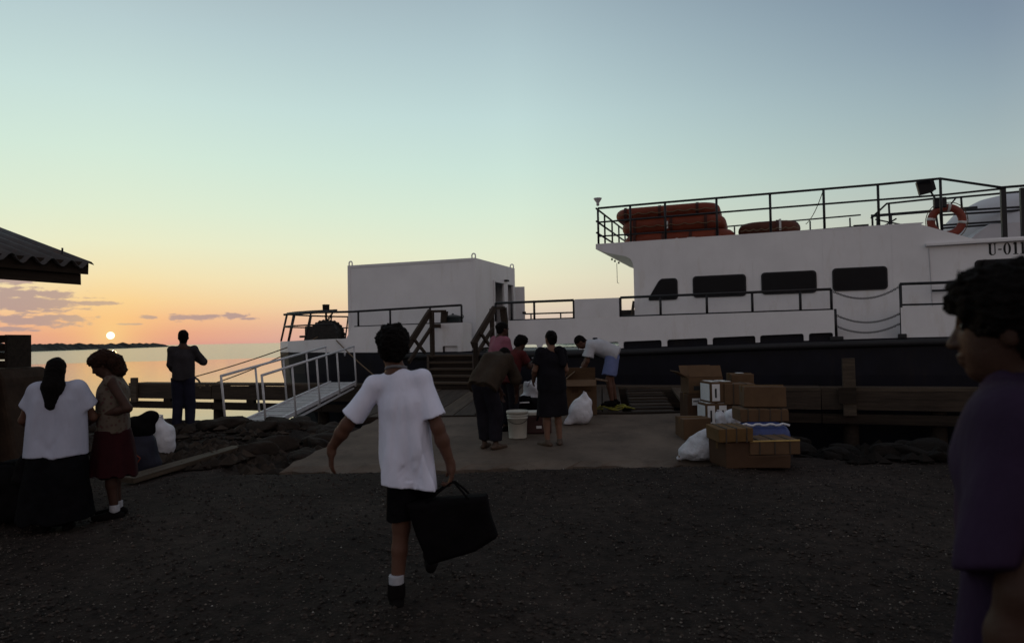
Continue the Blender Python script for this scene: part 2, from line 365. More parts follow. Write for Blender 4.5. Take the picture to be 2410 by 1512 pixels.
# ------------------------------------------------------------------ setting: ground, ramp, water, headland
def sstep(a, b, x): t = min(1, max(0, (x-a)/(b-a))); return t*t*(3-2*t)
def shore(x):
    left = 12.7+.5*math.sin(x*.9)+.25*math.sin(x*2.3+1); right = 9.0+.25*math.sin(x*1.7)
    a = sstep(-3.6, -2.2, x); b = sstep(3.6, 4.6, x)
    return left*(1-a)+11.6*a*(1-b)+right*b
def ramp_z(y): return .004+.26*min(1, max(0, (y-8.6)/3.2))
def hump(x, y, cx, cy, rx, ry): return math.exp(-((x-cx)/rx)**2-((y-cy)/ry)**2)
def ground_z(x, y):
    s = shore(x)-y
    z = .022*math.sin(x*1.3+y*.7)+.016*math.sin(x*3.1-y*2.2)+.010*math.sin(x*6.7+y*5.1)
    if -3.6 < x < 4.4 and y > 8.2: z = min(z, .0)-.09*sstep(8.3, 8.8, y)*(1-sstep(3.0, 3.3, x)*(1-sstep(9.0, 9.3, y)))
    z += .14*hump(x, y, -4.6, 11.3, 1.9, 1.5)+.10*hump(x, y, -7.5, 11.4, 2.4, 1.2)
    return z-2.3*sstep(0, -2.6, s)
xs = sorted(set([-400, -200, -100, -60, -35, -25, -20, -16]+[round(-14+.22*i, 3) for i in range(128)]+[16, 20, 25, 35, 60, 100, 200, 400]))
ys = sorted(set([-400, -200, -100, -50, -25, -12, -6, -3]+[round(-1.5+.22*i, 3) for i in range(96)]+[21, 23]))
V_ = [(x, y, ground_z(x, y)) for y in ys for x in xs]; nx = len(xs)
F_ = [(j*nx+i, j*nx+i+1, (j+1)*nx+i+1, (j+1)*nx+i) for j in range(len(ys)-1) for i in range(nx-1)]
ground = struct(MB().add(V_, F_).build('ground', 'gravel', smooth=True))
# concrete ramp, slightly worn along its front edge
mb = MB(); nxr, nyr = 44, 16; vs = []
for j in range(nyr+1):
    t = j/nyr
    for i in range(nxr+1):
        s = i/nxr; xl = -2.95+.62*t; xr = 3.05+.72*min(1, t*4.5)-.15*t
        y = 8.58+3.25*t+(.06*math.sin(i*1.9)+.05*math.sin(i*.7) if j == 0 else 0)-.06*s*t
        x = xl+(xr-xl)*s+(.03*math.sin(j*2.3) if i in (0, nxr) else 0)
        z = ramp_z(y)+.006*math.sin(x*3+y*2)+(-.035 if j == 0 else 0)
        vs.append((x, y, z))
fs = [(j*(nxr+1)+i, j*(nxr+1)+i+1, (j+1)*(nxr+1)+i+1, (j+1)*(nxr+1)+i) for j in range(nyr) for i in range(nxr)]
rim = [i for i in range(nxr+1)]+[j*(nxr+1)+nxr for j in range(1, nyr+1)]+[nyr*(nxr+1)+i for i in range(nxr-1, -1, -1)]+[j*(nxr+1) for j in range(nyr-1, 0, -1)]
o0 = len(vs); vs += [(vs[i][0], vs[i][1], vs[i][2]-.45) for i in rim]
fs += [(rim[k], rim[(k+1) % len(rim)], o0+(k+1) % len(rim), o0+k) for k in range(len(rim))]
struct(mb.add(vs, fs).build('concrete_ramp', 'concrete'))

# water
def water_mat():
    m = bpy.data.materials.new('water'); m.use_nodes = True; t = m.node_tree; b = t.nodes['Principled BSDF']; MT['water'] = m
    b.inputs['Base Color'].default_value = (.010, .017, .02, 1); b.inputs['Roughness'].default_value = .06; b.inputs['IOR'].default_value = 2.1
    g = t.nodes.new('ShaderNodeNewGeometry'); ln = t.nodes.new('ShaderNodeVectorMath'); ln.operation = 'LENGTH'; t.links.new(g.outputs['Position'], ln.inputs[0])
    # past a breeze line the water is ruffled, inshore it lies calm
    n0 = t.nodes.new('ShaderNodeTexNoise'); t.links.new(g.outputs['Position'], n0.inputs['Vector']); n0.inputs['Scale'].default_value = .02
    ad = t.nodes.new('ShaderNodeMath'); ad.operation = 'MULTIPLY_ADD'; t.links.new(n0.outputs[0], ad.inputs[0]); ad.inputs[1].default_value = 22; t.links.new(ln.outputs['Value'], ad.inputs[2])
    br = t.nodes.new('ShaderNodeMapRange'); t.links.new(ad.outputs[0], br.inputs[0]); br.inputs[1].default_value = 134; br.inputs[2].default_value = 142
    mp = t.nodes.new('ShaderNodeMapping'); t.links.new(g.outputs['Position'], mp.inputs[0]); mp.inputs['Scale'].default_value = (.45, 1.3, 1); mp.inputs['Rotation'].default_value = (0, 0, .2)
    n1 = t.nodes.new('ShaderNodeTexNoise'); t.links.new(mp.outputs[0], n1.inputs['Vector']); n1.inputs['Scale'].default_value = 1.5; n1.inputs['Detail'].default_value = 5; n1.inputs['Roughness'].default_value = .55
    st = t.nodes.new('ShaderNodeMapRange'); t.links.new(br.outputs[0], st.inputs[0]); st.inputs[3].default_value = .022; st.inputs[4].default_value = .20
    bp = t.nodes.new('ShaderNodeBump'); bp.inputs['Distance'].default_value = .25; t.links.new(st.outputs[0], bp.inputs['Strength']); t.links.new(n1.outputs[0], bp.inputs['Height']); t.links.new(bp.outputs[0], b.inputs['Normal'])
    rr = t.nodes.new('ShaderNodeMapRange'); t.links.new(br.outputs[0], rr.inputs[0]); rr.inputs[3].default_value = .07; rr.inputs[4].default_value = .17; t.links.new(rr.outputs[0], b.inputs['Roughness'])
water_mat()
ring = [6, 14, 30, 60, 120, 250, 500, 1000, 2500, 6000, 14000]; vs = []; fs = []; n = 72
vs = [(0, 12, SEA)]+[(r*math.sin(2*math.pi*k/n), 12+r*math.cos(2*math.pi*k/n), SEA) for r in ring for k in range(n)]
fs = [(0, 1+k, 1+(k+1) % n) for k in range(n)]+[(1+i*n+k, 1+(i+1)*n+k, 1+(i+1)*n+(k+1) % n, 1+i*n+(k+1) % n) for i in range(len(ring)-1) for k in range(n)]
struct(MB().add(vs, fs).build('water', 'water'))

# low headland across the bay, scrub along its crest
def headland(name, p0, p1, hs, wd, seed, m, lump):
    g = random.Random(seed); p0 = Vector(p0); p1 = Vector(p1); d = (p1-p0); n = 150; s = Vector((-d.y, d.x, 0)).normalized(); vs = []; fs = []
    for i in range(n+1):
        t = i/n; e = min(1, (1-t)*9)*min(1, .25+t*8); h = hs[0]+(hs[1]-hs[0])*t
        hh = h*e*(.72+lump*g.random()*abs(math.sin(i*1.7))+.25*math.sin(i*.31)**2); c = p0+d*t
        for k, (o, q) in enumerate(((-1, -.6), (-.75, .12), (-.35, .75), (0, 1), (.5, .7), (1, -.6))):
            vs.append(c+s*(o*wd*(.35+.65*e))+Vector((0, 0, SEA+q*hh)))
    for i in range(n):
        for k in range(5): fs.append((i*6+k, i*6+k+1, (i+1)*6+k+1, (i+1)*6+k))
    return struct(MB().add(vs, fs).build(name, m))
A = gz(-520, 846, SEA); B = gz(40, 829.5, SEA); Cc = gz(404, 815.2, SEA)
headland('headland', A, Cc, (4.6, 5.0), 14, 3, 'headland', .55)
T0 = at(1285, 792, 330); T1 = at(1480, 792, 330)
headland('mangrove_shore', (T0.x, T0.y, 0), (T1.x+60, T1.y, 0), (10.2, 13.5), 16, 5, 'mangrove', .5)

# ------------------------------------------------------------------ loose gravel, shells and the rocks of the bank
def pebbles(name, n, m, smin, smax, area, seed, lift=.0):
    g = np.random.default_rng(seed); base = np.array([(1, 0, 0), (-1, 0, 0), (0, 1, 0), (0, -1, 0), (0, 0, .7), (0, 0, -.7)]); tri = np.array([(0, 2, 4), (2, 1, 4), (1, 3, 4), (3, 0, 4), (2, 0, 5), (1, 2, 5), (3, 1, 5), (0, 3, 5)])
    V = []; Fs = []
    for i in range(n):
        y = area[0]+(area[1]-area[0])*g.random()**1.25; hw = y*.80+.6; x = g.uniform(-hw, hw)
        if -2.9 < x < 4.0 and y > 8.5: continue
        if y > shore(x)-.2: continue
        s = smin+(smax-smin)*g.random()**3; a = g.uniform(0, 6.28); ca, sa = math.cos(a), math.sin(a)
        q = base*s*g.uniform(.6, 1.25, (6, 1)); q = np.stack([q[:, 0]*ca-q[:, 1]*sa, q[:, 0]*sa+q[:, 1]*ca, q[:, 2]*.8], 1)+np.array((x, y, ground_z(x, y)+s*.25+lift))
        Fs.append(tri+6*len(V)); V.append(q)
    me = bpy.data.meshes.new(name); me.from_pydata(np.concatenate(V).tolist(), [], np.concatenate(Fs).tolist()); me.materials.append(MT[m])
    o = bpy.data.objects.new(name, me); COL.objects.link(o); o['kind'] = 'stuff'; return o
pb = pebbles('loose_gravel', 46000, 'pebble', .005, .021, (2.4, 11.5), 11); pb['label'] = 'loose dark gravel scattered over the quay ground'
pb = pebbles('pale_grit', 12000, 'pale_pebble', .0035, .0095, (2.6, 10.5), 14, .004); pb['label'] = 'pale grit strewn through the dark gravel'
pb = pebbles('shell_fragments', 260, 'shell', .003, .0085, (2.8, 9.5), 12, .006); pb['label'] = 'tiny pale shell fragments lying in the gravel'
def rock_mesh(seed, m='rock'):
    g = random.Random(seed); pr = [ell((g.uniform(-.25, .25), g.uniform(-.2, .2), g.uniform(-.1, .1)), (g.uniform(.35, .6), g.uniform(.3, .5), g.uniform(.22, .36))) for _ in range(3)]
    cuts = []
    for _ in range(7):
        nn = Vector((g.uniform(-1, 1), g.uniform(-1, 1), g.uniform(-.3, 1))).normalized(); cuts.append((nn*g.uniform(.30, .44), nn))
    P, Q = sdf(pr, .075, .05, cuts, wob(2.6, .03, seed))
    me = bpy.data.meshes.new('rock'); me.from_pydata(P.tolist(), [], Q.tolist()); me.materials.append(MT[m]); return me
ROCKS = [rock_mesh(s) for s in range(8)]; SHADED = [m.copy() for m in ROCKS]
for m in SHADED: m.materials[0] = MT['rock_shaded']  # right-hand slope rocks carry their shade in the material colour
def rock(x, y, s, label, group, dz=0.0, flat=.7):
    o = bpy.data.objects.new('rock', random.choice(SHADED if x > 3 else ROCKS)); COL.objects.link(o)
    o.location = (x, y, ground_z(x, y)+s*.12+dz); o.rotation_euler = (random.uniform(-.3, .3), random.uniform(-.3, .3), random.uniform(0, 6.28)); o.scale = (s*1.25, s, s*flat)
    return tag(o, label, 'rock', group)
g = random.Random(21)
for i in range(58):
    x = g.uniform(-6.6, -2.75); y = g.uniform(9.6, 12.7)
    if y < 10.4 and x < -5.2: y += 1.2
    if -5.4 < x < -4.2 and y < 11: continue
    rock(x, y, g.uniform(.22, .62), 'dark brown rock in the rubble bank beside the gangway', 'rocks of the bank by the gangway')
for i in range(22):
    rock(g.uniform(-10.2, -6.4), g.uniform(11.4, 13.0), g.uniform(.3, .8), 'dark rock along the shore edge behind the two women', 'rocks behind the two women', -.05)
for i in range(44):
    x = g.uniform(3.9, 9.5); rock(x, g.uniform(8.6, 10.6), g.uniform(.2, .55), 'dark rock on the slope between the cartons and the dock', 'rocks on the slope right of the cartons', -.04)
def rubble(name, n, boxes, seed, label, m='rubble'):
    g = np.random.default_rng(seed); base = np.array([(1, 0, 0), (-1, 0, 0), (0, 1, 0), (0, -1, 0), (0, 0, .7), (0, 0, -.7)]); tri = np.array([(0, 2, 4), (2, 1, 4), (1, 3, 4), (3, 0, 4), (2, 0, 5), (1, 2, 5), (3, 1, 5), (0, 3, 5)]); V = []; Fs = []
    for i in range(n):
        x0, x1, y0, y1 = boxes[g.integers(len(boxes))]; x = g.uniform(x0, x1); y = g.uniform(y0, y1); s = .03+.12*g.random()**2.2; a = g.uniform(0, 6.28); ca, sa = math.cos(a), math.sin(a)
        q = base*s*g.uniform(.55, 1.3, (6, 1)); q = np.stack([q[:, 0]*ca-q[:, 1]*sa, q[:, 0]*sa+q[:, 1]*ca, q[:, 2]*.8], 1)+np.array((x, y, ground_z(x, y)+s*.25))
        Fs.append(tri+6*len(V)); V.append(q)
    me = bpy.data.meshes.new(name); me.from_pydata(np.concatenate(V).tolist(), [], np.concatenate(Fs).tolist()); me.materials.append(MT[m])
    o = bpy.data.objects.new(name, me); COL.objects.link(o); o['kind'] = 'stuff'; o['label'] = label
rubble('bank_rubble', 2600, [(-6.8, -2.75, 9.3, 12.6), (-10, -6, 11, 13), (-5, -3, 8.6, 10)], 31, 'broken stones filling the bank by the gangway')
rubble('slope_rubble', 1500, [(4.1, 9.5, 8.3, 10.6)], 32, 'broken stones on the slope right of the cartons', 'rock_shaded')
# a bleached board and a flat slab lie in the rubble
tag(beam('driftwood_board', gz(300, 1128, .06), gz(560, 1052, .14), .22, .06, 'timber_pale', jit=.01), 'long weathered board lying on the rubble behind the woman in red skirt', 'board')

# ------------------------------------------------------------------ timber dock
DV = -.95; DZ = .50
dock = empty('timber_dock', q2w(0, 0, 0), -TH); tag(dock, 'weathered timber dock of heavy beams and piles along the ship', 'dock')
uL = su(300, DV); uR = 16.5
# cap planks along the top
u = uL; k = 0
while u < uR:
    ln = 3.1+.6*math.sin(k*2.1); e = min(u+ln, uR)
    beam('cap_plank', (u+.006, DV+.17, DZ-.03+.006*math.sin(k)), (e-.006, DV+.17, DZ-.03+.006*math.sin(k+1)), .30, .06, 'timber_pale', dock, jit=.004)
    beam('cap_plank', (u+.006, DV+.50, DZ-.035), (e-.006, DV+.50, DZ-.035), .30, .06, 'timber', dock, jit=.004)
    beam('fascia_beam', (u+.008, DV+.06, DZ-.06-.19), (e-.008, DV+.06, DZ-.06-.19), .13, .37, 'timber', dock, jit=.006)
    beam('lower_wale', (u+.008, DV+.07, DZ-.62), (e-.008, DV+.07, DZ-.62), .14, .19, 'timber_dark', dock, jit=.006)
    u = e; k += 1
for xp in (515, 760, 1010, 1290, 1560, 1760, 1995, 2200, 2420):
    uu = su(xp, DV+.3); top = DZ-.07
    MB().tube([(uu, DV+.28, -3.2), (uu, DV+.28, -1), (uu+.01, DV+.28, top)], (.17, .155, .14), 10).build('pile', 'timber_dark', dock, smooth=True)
for xp in (395, 590, 690):
    uu = su(xp, DV+.06); MB().box((uu-.12, DV+.0, DZ-.56), (uu+.12, DV+.12, DZ-.41), .006).build('spacer_block', 'timber_dark', dock)
for xp, yt in ((1996, 842), (318, 888)):
    u0, z0 = sp(xp, yt, DV-.02); MB().box((u0-.115, DV-.09, -.05), (u0+.115, DV-.006, z0), .005).build('mooring_post', 'timber_pale', dock, bevel=.01)
u0, z0 = sp(1993, 905, DV-.1)
MB().box((u0-.15, DV-.13, DZ-.30), (u0+.16, DV-.095, DZ+.01), .005).build('post_bracket', 'timber_dark', dock)
# joists back to the ship side keep the dock from reading as a single wall
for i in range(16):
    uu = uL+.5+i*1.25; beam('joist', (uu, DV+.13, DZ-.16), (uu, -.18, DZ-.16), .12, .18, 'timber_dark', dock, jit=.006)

# ------------------------------------------------------------------ plank apron from the concrete up to the dock
apron = empty('plank_apron', (0, 11.8, 0)); apron['kind'] = 'structure'
def ap(x, y): return Vector((x, y-11.8, 0))
PD = Vector((math.tan(R(7.5)), 1))
def dock_y(x): # world y of the dock front over world x
    u = (x-SU*DV)/CU; return q2w(u, DV, 0).y
for i in range(17):
    x0 = -2.72+i*.37; y0 = 11.88; y1 = dock_y(x0+.5)-.015
    if 2.05 < x0 < 2.9:                              # a patch of short cross boards
        continue
    zz = .262; a = Vector((x0, y0-11.8, zz)); L_ = y1-y0; b = Vector((x0+PD.x*L_, y1-11.8, DZ-.035))
    beam('plank', a, b, .345, .055, ('timber', 'timber_pale', 'timber')[i % 3], apron, jit=.006)
for j in range(9):
    t = (j+.5)/9; y = 11.88+t*(dock_y(1.9)-11.9); xx = 2.18+PD.x*(y-11.88); z = .262+(DZ-.035-.262)*t
    beam('plank', (xx-.12, y-11.8, z-.012), (xx+.62, y-11.8, z-.012), .335, .05, 'timber_dark' if j % 2 else 'timber', apron, jit=.006)
beam('edge_timber', (-2.75, 11.845-11.8, .235), (3.6, 11.845-11.8, .235), .06, .12, 'timber_dark', apron, jit=.006)
beam('side_timber', (3.42, .1, .25), (3.42+PD.x*3, 2.95, .46), .12, .16, 'timber_pale', apron, jit=.008)

# ------------------------------------------------------------------ wooden boarding steps
steps = empty('boarding_steps', q2w(0, 0, 0), -TH); tag(steps, 'rough wooden boarding steps with handrails leading up to the ship', 'steps')
# tread front edges sighted at y = 945, 921, 897, 873, 850, 826
def solve_v(y, z, x=1060):
    p = gz(x, y, z); return w2q(p)
zt = [.62, .76, .91, 1.06, 1.22]; tv = []
v_front = DV-.75; run = .30
uA = su(1002, v_front+.6); uB = su(1117, v_front+.6)
for i, z in enumerate(zt):
    v0 = v_front+i*run; last = i == len(zt)-1; dp = .36 if not last else .78
    ua = su(1004, v0); ub = su(1113, v0)
    beam('tread', (ua, v0+dp/2, z-.022), (ub, v0+dp/2, z-.022), dp, .044, 'timber_pale', steps, jit=.004)
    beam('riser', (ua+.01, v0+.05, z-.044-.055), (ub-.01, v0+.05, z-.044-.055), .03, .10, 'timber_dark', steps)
for xx, s in ((1008, -1), (1110, 1)):
    a = (su(xx, v_front)+s*.03, v_front+.02, DZ-.08); b = (su(xx, v_front+1.3)+s*.03, v_front+1.3, 1.12)
    beam('stringer', a, b, .06, .26, 'timber', steps, jit=.004)
    beam('leg', (b[0], b[1]+.35, -.9), (b[0], b[1]+.35, 1.17), .12, .12, 'timber_dark', steps, up=(0, 1, 0))
def tim(name, x0, y0, v0, x1, y1, v1, wd=.07, ht=.13, m='timber'):
    u0, z0 = sp(x0, y0, v0); u1, z1 = sp(x1, y1, v1); return beam(name, (u0, v0, z0), (u1, v1, z1), wd, ht, m, steps, jit=.003)
va, vb = v_front+.1, v_front+1.25
# left handrail, its posts, mid rail and brace
tim('handrail', 955, 822, va, 1012, 733, vb, .06, .17)
tim('handrail', 1010, 732.5, vb, 1048, 731.5, vb+.62, .06, .06)
tim('post', 1018, 842, vb, 1016, 733, vb+.001, .09, .09)
tim('post', 1041, 826, vb+.62, 1046, 732, vb+.62, .10, .16)
tim('mid_rail', 962, 852, va+.03, 1014, 772, vb, .05, .09)
tim('mid_rail', 1014, 767, vb, 1042, 766, vb+.62, .05, .10)
tim('brace', 974, 797, va+.3, 1000, 830, va+.8, .05, .07)
# right handrail
tim('handrail', 1112, 812, va, 1163, 726, vb, .06, .17)
tim('handrail', 1163, 725, vb, 1186, 724, vb+.62, .06, .07)
tim('post', 1160, 830, vb, 1157, 726, vb, .09, .09)
tim('post', 1196, 832, vb+.62, 1184, 724, vb+.62, .10, .16)
tim('mid_rail', 1118, 838, va+.03, 1160, 772, vb, .05, .09)
tim('brace', 1131, 783, va+.3, 1152, 812, va+.8, .05, .07)
tim('newel', 1121, 880, va, 1119, 806, va, .09, .09, 'timber_dark')

# ------------------------------------------------------------------ the ship
ship = empty('cargo_ferry', q2w(0, 0, 0), -TH); tag(ship, 'white ship with dark navy hull, deckhouse and railed upper deck', 'ship')
BEAM = 6.4; UST = 16.0; UBOW = -6.0
def sheer(u): return 1.285+.19*sstep(0, 9.5, u)+.03*sstep(-3, -7, u)
def plan(inset, ub, n=14):
    """deck outline, starboard side at v=inset, blunt rounded bow"""
    lo, hi = inset, BEAM-inset; pts = []
    us = [UST, 13, 11, 9.5, 8, 6.5, 5, 3.5, 2, .5, -1, -2.4, -3.6]
    for u in us: pts.append((u, lo))
    for k in range(1, n):
        a = math.pi*k/n; c = abs(math.cos(a))**.72; s = abs(math.sin(a))**.72
        pts.append((-3.8+(ub+3.8)*s, BEAM/2-(BEAM/2-lo)*c*(1 if a < math.pi/2 else -1)))
    for u in us[::-1]: pts.append((u, hi))
    return pts
a_, b_ = -8.5, -4.5                                  # bow length: its outline just reaches the sighted stem
for _ in range(30):
    m_ = (a_+b_)/2
    if min(proj(q2w(u, v, 1.3))[0] for u, v in plan(0, m_)) < 657: a_ = m_
    else: b_ = m_
UBOW = a_
lv = []
for z_, ins, dub in ((-2.2, .65, 1.3), (-1.05, .28, .75), (-.2, .10, .32), (.7, .02, .06), (None, 0, 0)):
    lv.append([(u, v, sheer(u) if z_ is None else z_) for u, v in plan(ins, UBOW+dub)])
n = len(lv[0]); vs = [p for l in lv for p in l]; fs = [(j*n+i, j*n+(i+1) % n, (j+1)*n+(i+1) % n, (j+1)*n+i) for j in range(4) for i in range(n)]
MB().add(vs, fs).build('hull', 'navy_hull', ship)
dk = [(u, v, sheer(u)-.02) for u, v in plan(.03, UBOW+.03)]
MB().add(dk, [tuple(range(len(dk)))]).build('main_deck', 'deck_paint', ship)
# rubbing strake below the deck edge
MB().tube([(u, -.05, sheer(u)-.10) for u in (UST-.1, 12, 9, 6, 3, 0, -2, -3.5)], .075, 8).build('rubbing_strake', 'rubber', ship, smooth=True)
# white bow band
pb_ = plan(0, UBOW); top = []
sel = [i for i, (u, v) in enumerate(pb_) if u < -3.0]
def band(name, sel, z0, z1, th, m):
    vs = []; fs = []
    pts = [Vector((*pb_[i], 0)) for i in sel]
    for k, p in enumerate(pts):
        d = (pts[min(k+1, len(pts)-1)]-pts[max(k-1, 0)]).normalized(); nn = Vector((-d.y, d.x, 0))
        for off in (0, th):
            q = p+nn*(-off)
            vs += [(q.x, q.y, z0(p.x)), (q.x, q.y, z1(p.x))]
    for k in range(len(pts)-1):
        a = k*4; b = a+4
        fs += [(a, b, b+1, a+1), (a+2, a+3, b+3, b+2), (a+1, b+1, b+3, a+3), (a, a+2, b+2, b)]
    return MB().add(vs, fs).build(name, m, ship)
zb = sp(735, 797, .6)[1]
band('bow_bulwark', sel, lambda u: sheer(u)+.004, lambda u: zb-.02*max(0, (-4.5-u)), .06, 'white_paint')
# bow rail on the band: top and middle pipe, raked posts
rt = [Vector((pb_[i][0], pb_[i][1], 0)) for i in sel if pb_[i][0] < -3.7]
zrt = sp(735, 733, .6)[1]
ctr = Vector((-3.2, BEAM/2, 0))
def inn(p, k): return p+(ctr-p).normalized()*k
MB().tube([inn(p, .22)+Vector((0, 0, zrt)) for p in rt], .027, 7).build('bow_rail', 'black_steel', ship, smooth=True)
MB().tube([inn(p, .12)+Vector((0, 0, (zrt+zb)/2)) for p in rt], .022, 7).build('bow_rail', 'black_steel', ship, smooth=True)
for p in rt[1:-1]:
    bar('bow_rail_post', [inn(p, .03)+Vector((0, 0, zb-.05)), inn(p, .22)+Vector((0, 0, zrt))], .026, 'black_steel', ship)

# bulwark with freeing ports: (x0, x1) sighted spans of solid plate
def bulwark(name, xa, xb, ports, v=.02, slant=False):
    """plate from deck edge up to the rail foot; ports are open slots at its foot"""
    ua, ub = su(xa, v), su(xb, v)
    top = lambda u: sp(*proj(q2w(u, v, 1.9)), v)[1] if False else bt(u)
    cuts = sorted([(su(p0, v), su(p1, v)) for p0, p1 in ports]); edges = [ua]; 
    for a, b in cuts: edges += [a, b]
    edges.append(ub); mb = MB(); hp = .155
    def slab(u0, u1, z0, z1):
        nseg = max(1, int((u1-u0)/.8)); P = []
        us = [u0+(u1-u0)*i/nseg for i in range(nseg+1)]
        for i in range(nseg):
            p, q = us[i], us[i+1]
            mb.add([(p, v, z0(p)), (q, v, z0(q)), (q, v, z1(q)), (p, v, z1(p)), (p, v+.05, z0(p)), (q, v+.05, z0(q)), (q, v+.05, z1(q)), (p, v+.05, z1(p))],
                   [(0, 1, 2, 3), (7, 6, 5, 4), (3, 2, 6, 7), (0, 4, 5, 1)]+([(0, 3, 7, 4)] if i == 0 else [])+([(1, 5, 6, 2)] if i == nseg-1 else []))
    ph = lambda u: sheer(u)+hp
    if slant:
        u2 = su(xa+26, v); mb.prism([(ua, ph(ua)), (u2, ph(u2)), (u2, bt(u2))], v, v+.05); slab(u2, ub, ph, bt)
    else: slab(ua, ub, ph, bt)
    for i in range(0, len(edges), 2):
        if edges[i+1]-edges[i] > .01: slab(edges[i], edges[i+1], lambda u: sheer(u)+.003, ph)
    o = mb.build(name, 'white_paint', ship)
    for (a, b) in cuts:       # rounded upper corners of each slot
        for e, s in ((a, 1), (b, -1)):
            r = .05; MB().prism([(e, ph(e)-.001)]+[(e+s*r-s*r*math.cos(R(t)), ph(e)-r+r*math.sin(R(t))) for t in (0, 30, 60, 90)], v+.004, v+.046).build('port_corner', 'white_paint', ship)
    return o
zb0 = sp(830, 769, .02)[1]; zb1 = sp(1200, 754, .02)[1]; zb2 = sp(1955, 729, .02)[1]; ub0, ub1, ub2 = su(830, .02), su(1200, .02), su(1955, .02)
def bt(u): return np.interp(u, [ub0, ub1, ub2, ub2+8], [zb0, zb1, zb2, zb2+.05]).item()
bulwark('bulwark', 803, 1088, [(1040, 1076)], slant=True)
bulwark('bulwark', 1196, 1964, [(1222, 1263), (1274, 1362), (1374, 1455), (1466, 1556), (1569, 1664), (1676, 1777), (1788, 1891), (1903, 1960)])
bulwark('bulwark', 2121, 2700, [(2300, 2390)])
MB().prism([(su(1464, .15), sheer(4)-.05), (su(1962, .15), sheer(9)-.05), (su(1962, .15), sheer(9)+.15), (su(1464, .15), sheer(4)+.15)], .15, .2).build('port_shade_strip', 'navy_hull', ship)  # added dark strip standing in for the shade inside the freeing ports
# raised solid panel between the two rails
u0, u1 = su(1353, .02), su(1458, .02); zr0, zr1 = sp(1353, 704, .02)[1], sp(1458, 700, .02)[1]
MB().prism([(u0, bt(u0)+.002), (u1, bt(u1)+.002), (u1, zr1), (u0, zr0)], .02, .07).build('solid_panel', 'white_paint', ship)
# rails on the bulwark
def rail(pts, v, posts, foot, r=.03):
    P = [sp(x, y, v) for x, y in pts]; bar('rail_bar', [(u, v, z) for u, z in P], r, 'black_steel', ship)
    for x, yt in posts:
        u, z = sp(x, yt, v); bar('rail_post', [(u, v, foot(u)-.01), (u, v, z)], r*.95, 'black_steel', ship)
rail([(668, 740), (745, 735), (830, 733), (1086, 717.5)], .05, [(843, 731), (918, 727), (1012, 722), (1086, 717.5)], bt)
bar('rail_bar', [(su(834, .05), .05, bt(su(834, .05))+.012), (su(1086, .05), .05, bt(su(1086, .05))+.012)], .016, 'black_steel', ship)
rail([(1166, 713), (1350, 706)], .05, [(1166, 713), (1204, 711.4), (1257, 709), (1350, 706)], lambda u: bt(max(u, ub1)))
bar('rail_bar', [(ub1, .05, bt(ub1)+.012), (su(1352, .05), .05, bt(su(1352, .05))+.012)], .016, 'black_steel', ship)
rail([(1460, 700), (1956, 680)], .05, [(1460, 700), (1554, 696), (1663, 691), (1770, 687), (1883, 683), (1956, 680)], bt)
bar('rail_bar', [(su(1460, .05), .05, bt(su(1460, .05))+.012), (su(1958, .05), .05, bt(su(1958, .05))+.012)], .02, 'black_steel', ship)
ug0, ug1 = su(1964, .05), su(2119, .05)
bar('rail_post', [(ug0+.03, .05, sheer(ug0)), (ug0+.02, .05, bt(ug0)+.02)], .03, 'black_steel', ship)
rail([(2118, 668), (2600, 652)], .05, [(2119, 668), (2250, 662), (2380, 658), (2500, 655)], lambda u: sheer(u) if u < ug1+.1 else bt(u))
bar('rail_bar', [(su(2119, .05), .05, sp(2119, 717, .05)[1]), (su(2600, .05), .05, bt(su(2600, .05))+.012)], .02, 'black_steel', ship)
# three chains across the gangway gap, built of links
def chain(a, b, d):
    P = sag(a, b, d, 40); mb = MB()
    for i in range(len(P)-1):
        t = (P[i+1]-P[i]).normalized(); c = (P[i]+P[i+1])/2; s = Vector((0, 1, 0)) if i % 2 else t.cross(Vector((0, 1, 0))).normalized()
        hl = (P[i+1]-P[i]).length*.68; hw = .019
        mb.tube([c+t*hl*math.cos(2*math.pi*k/8)+s*hw*math.sin(2*math.pi*k/8) for k in range(9)], .0075, 4, cap=False)
    return mb.build('chain', 'black_steel', ship, smooth=True)
for ya, yb, d in ((686, 672, .20), (738, 736, .19), (764, 760, .18)):
    a = sp(1962, ya, .05); b = sp(2120, yb, .05); chain((a[0], .05, a[1]), (b[0], .05, b[1]), d)
MB().box((ug0, .45, sheer(ug0)), (ug1, .5, sp(2040, 776, .45)[1])).build('gate_sill', 'white_paint', ship)
MB().box((ug0-.1, -.04, sheer(ug0)-.02), (ug0+.16, .02, sheer(ug0)+.07)).build('gate_cleat', 'rubber', ship, bevel=.015)
MB().box((ug1-.06, -.04, sheer(ug1)-.02), (ug1+.10, .02, sheer(ug1)+.08)).build('gate_cleat', 'rubber', ship, bevel=.015)
# far side: bulwark and rail seen through the gaps
VF = BEAM-.06
zf = 1.29+.55
for a, b in ((-3.3, 3.9), (3.9, 15.5)):
    MB().prism([(a, sheer(a)+.2), (b, sheer(b)+.2), (b, zf-.32 if b < 5 else zf), (a, zf-.32 if a < 3 else zf)], VF, VF+.05).build('far_bulwark', 'white_paint', ship)
zr = sp(1280, 737, VF)[1]
bar('rail_bar', [(-3.3, VF, zr), (3.4, VF, zr)], .026, 'black_steel', ship)
for x in (1212, 1250, 1320, 1390): bar('rail_post', [(su(x, VF), VF, zf-.4), (su(x, VF), VF, zr)], .026, 'black_steel', ship)
